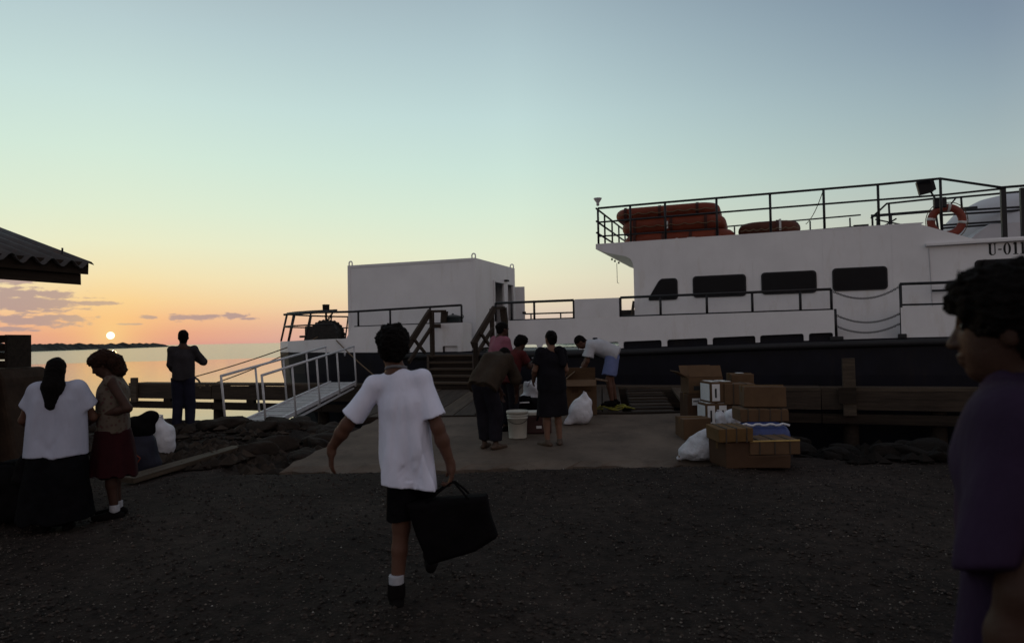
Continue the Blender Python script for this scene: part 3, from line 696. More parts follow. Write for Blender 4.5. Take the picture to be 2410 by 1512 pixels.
# dark locker and a leaning board abaft the panel
u0 = su(1462, 3.0); MB().box((u0, 3.0, 1.3), (u0+1.1, 3.7, sp(1470, 731, 3.0)[1])).build('deck_locker', 'winch_dark', ship, bevel=.02)
a = sp(1480, 748, 1.6); b = sp(1492, 708, 1.6); beam('leaning_board', (a[0], 1.6, a[1]-.4), (b[0], 1.6, b[1]), .25, .03, 'timber_pale', ship)

# ---- deckhouse: one side profile carried across the beam
VS = .75
def S(x, y): return sp(x, y, VS)
zdeck = .28
prof_top = [S(1402, 574), S(1700, 555), S(2175, 522.5)]
low = S(1402, 586)
side = [S(1402, 577.5), S(1402, 586), S(1422, 593), S(1450, 599), S(1472, 602.5), S(1483, 608), S(1489, 618), S(1491, 632), S(1494, 748)]
u_back = 15.2; ur0 = su(2183, VS)
ledge = lambda u: np.interp(u, [ur0, su(2410, VS)], [S(2183, 574.5)[1], S(2410, 558.5)[1]]).item()
zl = ledge(ur0)
poly = side+[(side[-1][0], 1.30), (u_back, 1.5), (u_back, zl), (ur0, zl)]
topz = [S(1402, 577.5)[1]]
# main block up to the upper deck, sloping down to the lower aft top
ztip = S(1402, 577.5)[1]; uQ = su(2176, VS); uS, zS = S(2291, 562)
poly = side+[(side[-1][0], 1.30), (u_back, 1.52), (u_back, ledge(u_back)), (uS, zS), (uQ, ztip)]
MB().prism(poly, VS, BEAM-VS).build('deckhouse', 'white_paint', ship)
# low parapet along the near side of the upper deck
par = [(side[0][0], ztip+.002), (uQ, ztip+.002), S(2175, 522.5), S(1900, 541), S(1640, 558), S(1402, 574)]
MB().prism(par, VS, VS+.05).build('parapet', 'white_paint', ship)
zpf = [(side[0][0], ztip+.002), (uQ, ztip+.002), (uQ, ztip+.1), (side[0][0], S(1402, 574)[1])]
MB().prism(zpf, BEAM-VS-.05, BEAM-VS).build('parapet', 'white_paint', ship)
# narrow ledge moulding and a seam abaft the windows
ul0 = su(2184, VS)
beam('ledge', (ul0, VS-.05, ledge(ul0)-.02), (u_back, VS-.05, ledge(u_back)-.02), .096, .05, 'white_paint', ship)
beam('seam', S(2186, 584)[0:1]+(VS-.004,)+S(2186, 584)[1:], (S(2196, 745)[0], VS-.004, S(2196, 745)[1]), .006, .03, 'tank_white', ship, up=(0, 1, 0))
# weld beads between the plates
for xp in (1560, 1775, 1941, 2105):
    u0 = su(xp, VS); MB().box((u0-.006, VS-.004, 1.95), (u0+.006, VS-.0012, ztip-.02)).build('weld_seam', 'white_paint', ship)
for xp in (900, 985, 1310, 1415, 1620, 1730, 1840):
    u0 = su(xp, .02); MB().box((u0-.006, .016, sheer(u0)+.16), (u0+.006, .0188, bt(u0)-.01)).build('weld_seam', 'white_paint', ship)
# windows
def window(xs4, ys4, slant=False):
    (x0, y0), (x1, y1) = xs4, ys4
    u0, zt_ = S(x0, y0); u1, zb_ = S(x1, y1); r = .085
    p = rrect(u0, u1, zb_, zt_, r, 5)
    if slant:
        p = [(u-(zt_-z)/(zt_-zb_)*0 if u > (u0+u1)/2 else u0+(.32*(z-zb_)/(zt_-zb_))+(u-u0)*.8, z) for u, z in p]
    # level windows lie along the level of the ship, so keep z fixed
    fr = MB().prism(p, VS-.022, VS-.003).build('window', 'rubber', ship)
    cx, cz = (u0+u1)/2, (zt_+zb_)/2
    q = [(cx+(u-cx)*(1-.06/abs(u1-u0)), cz+(z-cz)*(1-.06/abs(zt_-zb_))) for u, z in p]
    MB().prism(q, VS-.027, VS-.0235).build('pane', 'dark_glass', fr)
window((1522, 657), (1596, 704.5), True)
window((1630, 650), (1757, 696)); window((1791, 641.5), (1923, 688.5)); window((1958, 631.5), (2090, 680.5)); window((2293, 612), (2392, 660)); window((2404, 606), (2530, 654))
bar('grab_rail', [(S(2192, 684)[0], VS-.07, S(2192, 684)[1]), (S(2262, 682)[0], VS-.07, S(2262, 682)[1])], .022, 'black_steel', ship)
# fittings under the overhang
for xp, yp in ((1440, 612), (1447, 616), (1456, 620)):
    u0, z0 = sp(xp, yp, 2.2); MB().box((u0-.02, 2.2, z0), (u0+.02, 2.24, z0+.05)).build('soffit_lug', 'rubber', ship)
a = sp(1452, 640, 3.0); b = sp(1453, 665, 3.0); mb = MB().tube([(a[0], 3, a[1]+.25), (b[0], 3, b[1]), (b[0]+.05, 3, b[1]-.02)], .008, 5); mb.build('hanging_hook', 'black_steel', ship)
# ---- upper deck rails
VR = VS+.03
def zpar(u): return np.interp(u, [side[0][0], uQ, uS, u_back], [ztip, ztip, zS, ledge(u_back)]).item()
top_pts = [(1407, 490), (1565, 476), (1812, 455.5), (2067, 434), (2213, 420)]
bar('upper_rail', [(*(lambda q: (q[0], VR, q[1]))(sp(x, y, VR)),) for x, y in top_pts]+[(lambda q: (q[0], VR, q[1]))(sp(x, y, VR)) for x, y in ((2357, 441), (2420, 436), (2560, 425))], .027, 'black_steel', ship)
mid_pts = [(1407, 523), (1565, 510), (1812, 490), (2067, 470), (2213, 459), (2357, 444)]
bar('upper_rail', [(sp(x, y, VR)[0], VR, sp(x, y, VR)[1]) for x, y in mid_pts], .022, 'black_steel', ship)
bar('upper_rail', [(sp(x, y, VR)[0], VR, sp(x, y, VR)[1]) for x, y in ((1407, 556), (1565, 546), (1690, 538))], .02, 'black_steel', ship)
for x, y in ((1407, 490), (1483, 483.5), (1565, 476), (1686, 466), (1812, 455.5), (1938, 445), (2066, 434), (2213, 420)):
    u, z = sp(x, y, VR); bar('upper_rail_post', [(u, VR, zpar(u)-.05), (u, VR, z)], .028, 'black_steel', ship)
for x in (2362, 2408):
    u, z = sp(x, 441, VR); MB().box((u-.045, VR, zpar(u)-.02), (u+.045, VR+.09, z)).build('stanchion', 'black_steel', ship)
for y0, y1 in ((462, 448), (492, 485), (500, 493), (524, 516), (531, 522)):
    a = sp(2215, y0+6, 2.2); b = sp(2430, y1, 2.2); bar('upper_rail', [(a[0], 2.2, a[1]), (b[0], 2.2, b[1])], .024, 'black_steel', ship)
# front rail athwart and far rail
uf = su(1409, VR); ztop = sp(1407, 490, VR)[1]; zdk = S(1402, 574)[1]
for q in (0, .36, .68):
    bar('upper_rail', [(uf, VR, ztop-(ztop-zdk)*q), (uf, BEAM-VS, ztop-(ztop-zdk)*q)], .024, 'black_steel', ship)
for k in range(1, 6): bar('upper_rail_post', [(uf, VR+(BEAM-2*VS)*k/5, zdk-.05), (uf, VR+(BEAM-2*VS)*k/5, ztop)], .024, 'black_steel', ship)
for q in (0, .36, .68): bar('upper_rail', [(uf, BEAM-VS, ztop-(ztop-zdk)*q), (8.6, BEAM-VS, ztop-(ztop-zdk)*q+.12)], .022, 'black_steel', ship)
for k in range(9): bar('upper_rail_post', [(uf+1.05*k, BEAM-VS, zdk-.05), (uf+1.05*k, BEAM-VS, ztop+.01*k)], .022, 'black_steel', ship)
# companion frame and braces abaft
VC = 2.6
def inner(pts, r=.024): bar('companion_rail', [(sp(x, y, VC)[0], VC, sp(x, y, VC)[1]) for x, y in pts], r, 'black_steel', ship)
inner([(2050, 514), (2087, 479), (2200, 467)]); inner([(2050, 508), (2190, 497), (2300, 488)], .035); inner([(2053, 506), (2054, 536)]); inner([(2065, 510), (2065, 536)]); inner([(2092, 478), (2095, 536)]); inner([(2198, 467), (2208, 540)])
inner([(2060, 516), (2140, 532)], .018); inner([(2080, 532), (2110, 514)], .018); inner([(2232, 488), (2252, 463)], .018); inner([(2262, 462), (2264, 490)])
# wire stay hanging from the rail
a = sp(1936, 452, VR); b = sp(1897, 527, 1.5); bar('stay', sag((a[0], VR, a[1]), (b[0], 1.5, b[1]), .10), .009, 'rope', ship, 5)
u0, z0 = sp(2027, 528, 2.0); MB().box((u0-.16, 2, z0-.4), (u0+.16, 2.3, z0)).build('vent_box', 'black_steel', ship)
# horn at the corner and two floodlights
u0, z0 = sp(1408, 484, VR)
MB().lathe([(.03, 0), (.04, .03), (.035, .07), (.10, .17), (.105, .19), (.085, .185)], 14, (u0-.01, VR, z0)).build('horn', 'tank_white', ship, smooth=True)
u0, z0 = sp(2176, 440, 1.0); fl = MB().box((-.14, -.07, -.15), (.14, .07, .15)).build('floodlight', 'black_steel', ship, bevel=.02, mw=Matrix.Translation((u0, 1.0, z0)) @ Matrix.Rotation(R(-12), 4, 'Y'))
MB().box((.14, -.06, -.12), (.19, .06, .12)).build('visor', 'black_steel', fl); MB().box((-.12, -.075, -.12), (.12, -.071, .12)).build('lens', 'dark_glass', fl)
bar('floodlight_stem', [(u0+.12, 1.0, z0-.12), (sp(2203, 470, 1.0)[0], 1.0, sp(2203, 470, 1.0)[1])], .02, 'black_steel', ship)
u0, z0 = sp(2212, 478, 1.0); MB().box((u0-.12, .93, z0-.11), (u0+.12, 1.07, z0+.12)).build('floodlight', 'black_steel', ship, bevel=.02)
bar('floodlight_stem', [(u0+.03, 1.0, z0-1.0), (u0, 1.0, z0-.1)], .022, 'black_steel', ship)
# white tank and house top behind the rail
u0, z0 = sp(2400, 530, 3.0); tz = sp(2370, 466, 3.0)[1]
MB().lathe([(1.8, -.9), (1.8, 0), (1.68, .5), (1.36, .86), (.9, 1.1), (.35, 1.22), (.02, 1.235)], 32, (u0+.25, 3.7, tz-1.03)).build('dome_tank', 'tank_white', ship, smooth=True)
a = sp(2235, 560, 1.6); b = sp(2330, 527, 1.6); MB().prism([(a[0], zS-.3), (u_back-.5, zS-.3), (u_back-.5, b[1]), (b[0], b[1]), (a[0]+.5, a[1]+.05)], 1.6, 4.8).build('house_top', 'tank_white', ship)
# painted number U-0115 built as flat lettering, slab serifs
def glyphs(txt):
    H = 1.0; out = []; x = 0
    def rect(x0, x1, z0, z1): return [(x0, z0), (x1, z0), (x1, z1), (x0, z1)]
    for ch in txt:
        if ch == 'U':
            out += [rect(x+.06, x+.22, .16, 1), rect(x, x+.28, .94, 1), rect(x+.46, x+.53, .16, 1), rect(x+.40, x+.59, .94, 1)]
            arc = [(x+.295+.235*math.cos(R(t)), .2+.2*math.sin(R(t))) for t in range(180, 361, 20)]; arc2 = [(x+.345+.115*math.cos(R(t)), .2+.13*math.sin(R(t))) for t in range(360, 179, -20)]
            for i in range(len(arc)-1): out.append([arc[i], arc[i+1], arc2[len(arc2)-2-i], arc2[len(arc2)-1-i]])
            x += .72
        elif ch == '-': out.append(rect(x, x+.24, .42, .52)); x += .36
        elif ch == '0':
            for i in range(24):
                t0, t1 = 2*math.pi*i/24, 2*math.pi*(i+1)/24
                out.append([(x+.27+.27*math.cos(t), .5+.5*math.sin(t)) for t in (t0, t1)]+[(x+.27+.11*math.cos(t), .5+.44*math.sin(t)) for t in (t1, t0)])
            x += .68
        elif ch == '1': out += [rect(x+.10, x+.27, 0, 1), rect(x, x+.37, 0, .055), [(x, .84), (x+.10, .86), (x+.10, 1)]]; x += .50
        elif ch == '5':
            out += [rect(x+.05, x+.46, .88, 1), rect(x+.05, x+.13, .5, .9)]
            for i in range(16):
                t0, t1 = R(130-i*17), R(130-(i+1)*17)
                out.append([(x+.23+.25*math.cos(t), .31+.31*math.sin(t)) for t in (t0, t1)]+[(x+.23+.10*math.cos(t), .31+.22*math.sin(t)) for t in (t1, t0)])
            x += .6
    return out
hg = (S(2325, 572)[1]-S(2325, 600)[1]); u0, z0 = S(2326, 601); mb = MB()
for pg in glyphs('U-0115'): mb.prism([(u0+p[0]*hg*1.0, z0+p[1]*hg) for p in pg], VS-.006, VS-.002)
mb.build('registration_number', 'ink_black', ship)
# winch, bollard and vent post on the foredeck
VW = 2.4
def wq(x, y): return sp(x, y, VW)
u0, z0 = wq(763, 800); r = .44
mb = MB(); n = 26
mb.tube([(u0, VW+.0, z0+.12), (u0, VW+.34, z0+.12)], r, n)
fl0 = []
w1 = mb.build('winch_drum', 'winch_dark', ship)
for vv in (VW-.05, VW+.34):
    pl = [(u0+(r+.06+(.035 if k % 2 else 0))*math.cos(2*math.pi*k/44), z0+.12+(r+.06+(.035 if k % 2 else 0))*math.sin(2*math.pi*k/44)) for k in range(44)]
    MB().prism(pl, vv, vv+.05).build('winch_flange', 'winch_dark', ship)
MB().prism([(u0-.85, 1.3), (u0+.75, 1.3), (u0+.5, z0+.0), (u0-.35, z0+.05)], VW-.25, VW+.6).build('winch_bed', 'winch_dark', ship, bevel=.02)
u1, z1 = wq(727, 800); zt1 = wq(727, 767)[1]
MB().box((u1-.17, VW, 1.3), (u1+.15, VW+.3, zt1)).build('gear_case', 'winch_dark', ship, bevel=.03)
bar('crank', [(u1-.42, VW+.1, z1+.12), (u1-.1, VW+.1, z1+.12)], .035, 'winch_dark', ship)
u2, z2 = wq(767, 716); zb2_ = wq(767, 735)[1]
MB().lathe([(.035, -1.0), (.035, zb2_-z2), (.105, zb2_-z2+.01), (.11, -.03), (.12, -.025), (.10, 0)], 14, (u2, VW, z2)).build('vent_post', 'winch_dark', ship, smooth=True)
bar('hydraulic_hose', [(u2+.0, VW, zb2_-.1), (u2+.06, VW, zb2_-.3), (u2+.2, VW, zb2_-.1), (u2+.28, VW, zb2_+.02)], .018, 'rubber', ship)
bar('hydraulic_hose', [(u2-.02, VW, z0+.5), (u2+.12, VW, z0+.75), (u2+.25, VW, zb2_-.02)], .02, 'rubber', ship)

# ------------------------------------------------------------------ cargo container on the foredeck
VN = 1.0; uc0, uc1 = su(820, VN), su(1121, VN); zc1 = sp(1121, 606, VN)[1]; zc0 = 1.31
def vv(x, u):
    a, b = 0., 12.
    for _ in range(40):
        m = (a+b)/2
        if proj(q2w(u, m, 2.5))[0] < x: a = m
        else: b = m
    return a
WV = vv(1213, uc1)
box = empty('cargo_container', q2w(uc0, VN, zc0), -TH); tag(box, 'white steel cargo container with open doors standing on the foredeck', 'container')
L_, W_, H_ = uc1-uc0, WV-VN, zc1-zc0
MB().box((0, 0, 0), (L_-.001, .05, H_)).build('side_wall', 'container_paint', box)
MB().box((0, W_-.05, 0), (L_-.001, W_, H_)).build('side_wall', 'container_paint', box)
MB().box((0, .051, 0), (.05, W_-.051, H_-.051)).build('end_wall', 'container_paint', box)
MB().box((0, .051, H_-.05), (L_-.002, W_-.051, H_-.002)).build('roof', 'container_paint', box)
MB().box((0, .051, 0), (L_-.002, W_-.051, .06)).build('floor', 'timber_dark', box)
e0 = vv(1164, uc1)-VN; e1 = vv(1187.5, uc1)-VN; e2 = vv(1196, uc1)-VN; e3 = vv(1209, uc1)-VN
zo = sp(*[1170, 662], VN+e0)[1]-zc0
MB().box((L_-.06, .051, .061), (L_, e0, H_-.051)).build('end_panel', 'container_paint', box)
MB().box((L_-.06, e0+.001, zo), (L_, W_-.051, H_-.051)).build('end_panel', 'container_paint', box)
MB().box((L_-.06, e1, .061), (L_, e2, zo-.001)).build('door_pillar', 'container_paint', box)
MB().box((L_-.06, e3, .061), (L_, W_-.051, zo-.001)).build('door_pillar', 'container_paint', box)
MB().box((L_, e0-.07, .2), (L_+.035, e0-.01, zo+.05)).build('door_frame', 'container_paint', box)
MB().box((L_-.9, e0+.3, .07), (L_-.85, W_-.2, 1.5)).build('inner_partition', 'timber_dark', box)
lf = MB().box((0, -.04, .25), (.30, 0, zo-.04)).build('door_leaf', 'container_paint', box, bevel=.008, mw=Matrix.Translation((L_+.02, W_-.06, 0)) @ Matrix.Rotation(R(18), 4, 'Z'))
MB().box((.22, -.07, 1.05), (.33, -.041, 1.12)).build('handle', 'black_steel', lf)
MB().box((L_, e1+.02, zo+.07), (L_+.09, e1+.2, zo+.12)).build('door_lamp', 'winch_dark', box)
for uu, vv_ in ((.06, .06), (L_-.07, .06), (L_-.07, W_-.06)):
    MB().tube([(uu-.05, vv_, H_-.01), (uu-.052, vv_, H_+.06)]+[(uu+.052*math.cos(R(t)), vv_, H_+.075+.052*math.sin(R(t))) for t in range(180, -1, -30)]+[(uu+.052, vv_, H_+.06), (uu+.05, vv_, H_-.01)], .019, 6).build('lifting_lug', 'container_paint', box, smooth=True)
for zz in (.0, H_-.07): MB().box((.0, -.014, zz), (L_, -.001, zz+.07)).build('edge_rail', 'container_paint', box)
for uu in (0, L_-.09): MB().box((uu, -.014, .071), (uu+.09, -.001, H_-.071)).build('corner_post', 'container_paint', box)

# ------------------------------------------------------------------ life floats on the upper deck
def pillow(u0, u1, v0, v1, z0, z1, rc, n=8):
    mb = MB(); h = (z1-z0)/2; vs = []; m = None
    for i in range(n+1):
        a = -math.pi/2+math.pi*i/n; ins = h*.85*(1-math.cos(a)); z = (z0+z1)/2+h*math.sin(a)
        p = rrect(u0+ins, u1-ins, v0+ins, v1-ins, max(.05, rc-ins), 6); m = len(p); vs += [(x, y, z) for x, y in p]
    fs = [(i*m+k, i*m+(k+1) % m, (i+1)*m+(k+1) % m, (i+1)*m+k) for i in range(n) for k in range(m)]+[tuple(range(m))[::-1], tuple(n*m+k for k in range(m))]
    return mb.add(vs, fs)
VA = 1.25; VB = 3.1
def lfloat(x0, x1, zb_, zt_, label, bands, va=VA, m='raft_orange'):
    a, b = su(x0, va), su(x1, va); o = empty('life_float', q2w((a+b)/2, (va+VB)/2, zb_), -TH); tag(o, label, 'life float', 'orange life floats on the upper deck')
    hl = (b-a)/2; hv = (VB-va)/2
    pillow(-hl, hl, -hv, hv, 0, zt_-zb_, .5)  .build('float_body', m, o, smooth=True)
    for t in bands:
        uu = -hl+2*hl*t; h = zt_-zb_
        MB().prism([(-hv-.012, h*.5), (-hv-.006, h*.22), (-hv+.09, -.004), (-hv+.09, h+.006), (-hv-.006, h*.78)], uu-.035, uu+.035, axis=0).build('strap', 'raft_band', o)
    pts = [Vector((-hl+2*hl*i/24, -hv-.03, (zt_-zb_)*.45-.04*abs(math.sin(i*math.pi/3)))) for i in range(1, 24)]
    MB().tube(pts, .011, 5).build('grab_line', 'rope', o, smooth=True)
    return o
zA = [sp(1560, y, VA)[1] for y in (579, 544, 510, 481)]
f3 = lfloat(1466, 1736, zA[0]-.06, zA[1], 'bottom orange life float of the stack of three by the front rail', (.12, .38, .62, .85))
f2 = lfloat(1462, 1714, zA[1]+.004, zA[2], 'middle orange life float of the stack of three by the front rail', (.15, .5, .82))
f1 = lfloat(1448, 1700, zA[2]+.004, zA[3], 'topmost orange life float of the stack of three by the front rail', (.12, .45, .8))
for o, t in ((f2, -.12), (f3, -.02)):
    h = .3; MB().box((t, -(VB-VA)/2-.016, .06), (t+.05, -(VB-VA)/2+.03, .24)).build('pale_label', 'tape_silver', o)
u0 = .25; MB().box((u0, -(VB-VA)/2-.014, .16), (u0+.2, -(VB-VA)/2+.03, .24)).build('pale_label', 'tape_silver', f3)
zt_ = sp(1820, 517, 1.5)[1]; f4 = lfloat(1742, 1894, zt_-.36, zt_, 'single brownish orange life float lying farther aft on the upper deck', (.63,), 1.5, 'raft_brown')
uB_ = 0.0
MB().box((.22, -(VB-1.5)/2-.018, .10), (.27, -(VB-1.5)/2+.12, .37)).build('pale_label', 'tape_silver', f4)

# lifebuoy leaning inside the parapet
u0, z0 = sp(2228, 520, 1.02); RB = (su(2275, 1.02)-su(2180, 1.02))/2; rb = .082; Rm = RB-rb
lb = empty('lifebuoy', q2w(u0, 1.02, z0-RB), -TH); tag(lb, 'orange ring lifebuoy hung inside the upper deck rail', 'lifebuoy')
mb = MB(); n, m_ = 48, 14
vs = [((Rm+rb*math.cos(2*math.pi*j/m_))*math.cos(2*math.pi*i/n), rb*.85*math.sin(2*math.pi*j/m_), RB+(Rm+rb*math.cos(2*math.pi*j/m_))*math.sin(2*math.pi*i/n)) for i in range(n) for j in range(m_)]
fs = [(i*m_+j, ((i+1) % n)*m_+j, ((i+1) % n)*m_+(j+1) % m_, i*m_+(j+1) % m_) for i in range(n) for j in range(m_)]
mb.add(vs, fs).build('ring', 'buoy_orange', lb, smooth=True)
for a0 in (80, 170, 260, 350):
    P = [(Rm*math.cos(R(a0+t)), 0, RB+Rm*math.sin(R(a0+t))) for t in (-5, 0, 5)]; MB().tube(P, rb*1.035, 14).build('tape_band', 'tape_silver', lb, smooth=True)
MB().tube([((RB+.02)*math.cos(R(t)), .0, RB+(RB+.02+.03*abs(math.sin(R(t*2))))*math.sin(R(t))) for t in range(0, 361, 10)], .009, 5).build('grab_line', 'rope', lb, smooth=True)

# black covered basin on a locker behind the bulwark
u0 = su(1066, .4); zk = sp(1066, 760, .4)[1]
MB().box((su(1046, .1), .1, 1.29), (su(1087, .1), .72, zk)).build('deck_box', 'white_paint', ship)
pot = empty('cooking_basin', q2w(u0, .4, zk+.002), -TH); tag(pot, 'dark covered basin with two ring handles on the foredeck', 'basin')
MB().lathe([(.17, 0), (.225, .05), (.24, .14), (.255, .15), (.25, .16), (.19, .19), (.10, .215), (.03, .225), (.03, .25), (.02, .255)], 26).build('bowl', 'pot_enamel', pot, smooth=True)
for s in (-1, 1): MB().tube([(s*.235, 0, .11), (s*.285, 0, .12), (s*.31, 0, .17), (s*.29, 0, .20), (s*.25, 0, .19), (s*.235, 0, .15)], .013, 6).build('handle', 'pot_enamel', pot, smooth=True)

# ------------------------------------------------------------------ gangway lying from the rubble to the dock
g0 = gz(576, 1010, .13); g1 = at(808, 900, 17.2); g1.z = .565
gw = empty('gangway', g0); gw.matrix_world = frame(g0, g1); tag(gw, 'white metal gangway with two handrails lying from the rubble to the dock', 'gangway')
GL = (g1-g0).length; hw = .33
for s in (-1, 1):
    MB().box((0, s*hw-.02, -.03), (GL, s*hw+.02, .05)).build('side_channel', 'gang_paint', gw)
    MB().box((.35, s*hw-.018, -.12), (GL-.25, s*hw+.018, -.085)).build('lower_chord', 'gang_paint', gw)
    for k in range(5):
        x = .06+(GL-.14)*k/4; lean = -.10
        bar('rail_post', [(x, s*(hw+.025), -.05), (x+lean, s*(hw+.025), .93)], .021, 'gang_paint', gw)
        MB().box((x-.03, s*hw-.016, -.084), (x+.03, s*hw+.016, -.031)).build('chord_strut', 'gang_paint', gw)
    bar('handrail', [(.06-.10, s*(hw+.025), .93), (GL-.08-.10, s*(hw+.025), .93)], .024, 'gang_paint', gw)
ns = 22
for k in range(ns):
    x = GL*(k+.5)/ns; MB().box((x-GL/ns/2+.004, -hw+.021, .0), (x+GL/ns/2-.004, hw-.021, .018+.002*(k % 2))).build('tread_plate', 'gang_tread', gw)
for k in range(12):
    x = GL*(k+.7)/12.5; MB().box((x-.015, -hw+.03, .0205), (x+.015, hw-.03, .032)).build('foot_batten', 'gang_paint', gw)
bar('rag_tie', [(GL-1.0, -hw-.03, .93), (GL-1.0, -hw-.05, .84), (GL-.98, -hw-.04, .78)], .02, 'plastic_white', gw, 5)

# mooring lines
bw = sp(718, 801, .8); dk0 = q2w(su(452, DV+.2), DV+.2, DZ+.0)
def line(name, a, b, d, label, r=.016):
    return tag(MB().tube(sag(a, b, d, 20), r, 6).build(name, 'rope', smooth=True), label, 'rope')
bowp = q2w(bw[0], .8, bw[1])
line('mooring_line', (dk0.x, dk0.y, dk0.z+.16), bowp, .05, 'upper mooring rope from the dock cleat beside the standing man to the bow')
b2 = sp(748, 792, 1.0); b2 = q2w(b2[0], 1.0, b2[1])
e2_ = q2w(*[(lambda q: q)(su(470, DV))], DV-.03, DZ-.12)
line('mooring_line', e2_, b2, .12, 'lower slack mooring rope passing behind the gangway handrail to the bow')
b3 = sp(795, 800, .1); e3_ = q2w(su(905, DV+.2), DV+.2, DZ-.0)
line('mooring_line', e3_, q2w(b3[0], .02, b3[1]), .05, 'mooring rope running from the bow down behind the boy in white shirt')
cl = empty('dock_cleat', q2w(su(452, DV+.2), DV+.2, DZ), -TH); tag(cl, 'black curved mooring cleat on the dock beside the standing man', 'cleat')
MB().tube([(-.12, 0, .13), (0, 0, .16), (.12, 0, .14), (.22, 0, .08), (.27, 0, -.0)], .028, 7).build('horn', 'black_steel', cl, smooth=True)
MB().tube([(0, 0, 0), (0, 0, .15)], .035, 8).build('stem', 'black_steel', cl, smooth=True)

# ------------------------------------------------------------------ open shed at the left edge
E0 = Vector((-5.63, 9.0, 2.70)); ed = Vector((-.39, -.97, 0)).normalized(); nd = Vector((-.97, .39, 0)).normalized(); PT = math.tan(R(18))
shed = empty('tin_roof_shed', (E0.x, E0.y, 0)); tag(shed, 'open shed with corrugated tin roof at the left edge', 'shed')
def shp(e, s, dz=0): p = ed*e+nd*s; return Vector((p.x, p.y, E0.z+dz+s*PT))
per = .245
for k in range(6):
    vs = []; fs = []; m_ = 33; w0 = -.05+k*per*3.96
    for j, s in enumerate((-.10, 2.9)):
        for layer in (0, -.012):
            for i in range(m_):
                e = w0+i/(m_-1)*per*4.05; vs.append(shp(e, s, .048*math.cos(2*math.pi*e/per)+layer+.012*(k % 2)))
    a, b, c, d = 0, m_, 2*m_, 3*m_
    for i in range(m_-1):
        fs += [(a+i, a+i+1, c+i+1, c+i), (b+i, d+i, d+i+1, b+i+1), (a+i, b+i, b+i+1, a+i+1), (c+i, c+i+1, d+i+1, d+i)]
    fs += [(a, c, d, b), (a+m_-1, b+m_-1, d+m_-1, c+m_-1)]
    MB().add(vs, fs).build('roof_sheet', 'tin_roof', shed, smooth=True)
for k in range(6):      # far slope
    vs = []; fs = []; m_ = 25; w0 = -.05+k*per*3.96
    for s, dz in ((2.9, 0), (5.8, -5.8*PT)):
        for i in range(m_):
            e = w0+i/(m_-1)*per*4.05; p = ed*e+nd*s; vs.append((p.x, p.y, E0.z+2.9*PT-(s-2.9)*PT+.048*math.cos(2*math.pi*e/per)))
    fs = [(i, i+1, m_+i+1, m_+i) for i in range(m_-1)]
    MB().add(vs, fs).build('roof_sheet', 'tin_roof', shed, smooth=True)
def sb(e0, e1, s, dz, wd, ht, name='eave_beam', m='timber_dark'):
    a = shp(e0, s, dz); b = shp(e1, s, dz); return beam(name, a, b, wd, ht, m, shed, jit=.004)
sb(-.035, 5.5, .02, -.075, .07, .16); sb(.03, 5.5, .07, -.215, .06, .19); sb(.0, 5.5, 1.5, -.12, .06, .12, 'purlin'); sb(.0, 5.5, 2.85, -.12, .06, .12, 'purlin')
a = shp(.03, .1, -.11); b = shp(.03, 2.9, -.11); beam('rafter', a, b, .06, .12, 'timber_dark', shed)
for e in (1.12, 3.4, 5.4):
    for s in (.12, 5.6):
        p = ed*e+nd*s; beam('post', (p.x, p.y, -.1), (p.x, p.y, E0.z-.22), .12, .12, 'timber_dark', shed, up=(0, 1, 0))
MB().tube([shp(.13, .25, .04), shp(.13, .25, .12)], .012, 6).build('roof_bolt', 'black_steel', shed)

# pile under the shed: a covered trunk with a crate on it
p = at(12, 900, 8.6); o = empty('covered_pile', (p.x-.35, p.y, 0)); tag(o, 'sloping brown covered pile under the shed at the left edge', 'pile')
zt_ = at(30, 865, 8.6).z
MB().prism([(-.9, 0), (.80, 0), (.76, .3), (.60, zt_-.12), (.52, zt_), (-.9, zt_-.03)], -.4, .5).build('tarpaulin', 'tarpaulin', o, bevel=.05)
beam('tie_rope', (.4, -.415, zt_-.25), (-.9, -.415, zt_-.3), .02, .02, 'rope', o)
p2 = at(20, 825, 8.6); cr = empty('wooden_crate', (p2.x-.2, p2.y, zt_+.002)); tag(cr, 'dark slatted crate on top of the covered pile under the shed', 'crate')
hz = at(20, 788, 8.6).z-zt_
for k in range(4): MB().box((-.45, -.2, .005+k*hz/4), (.305, -.175, (k+1)*hz/4-.012)).build('slat', 'timber_dark', cr)
for x in (-.45, .28): MB().box((x, -.174, 0), (x+.03, .25, hz)).build('end_board', 'timber_dark', cr)
MB().box((-.415, -.17, hz-.03), (.275, .25, hz-.004)).build('lid', 'timber_dark', cr)

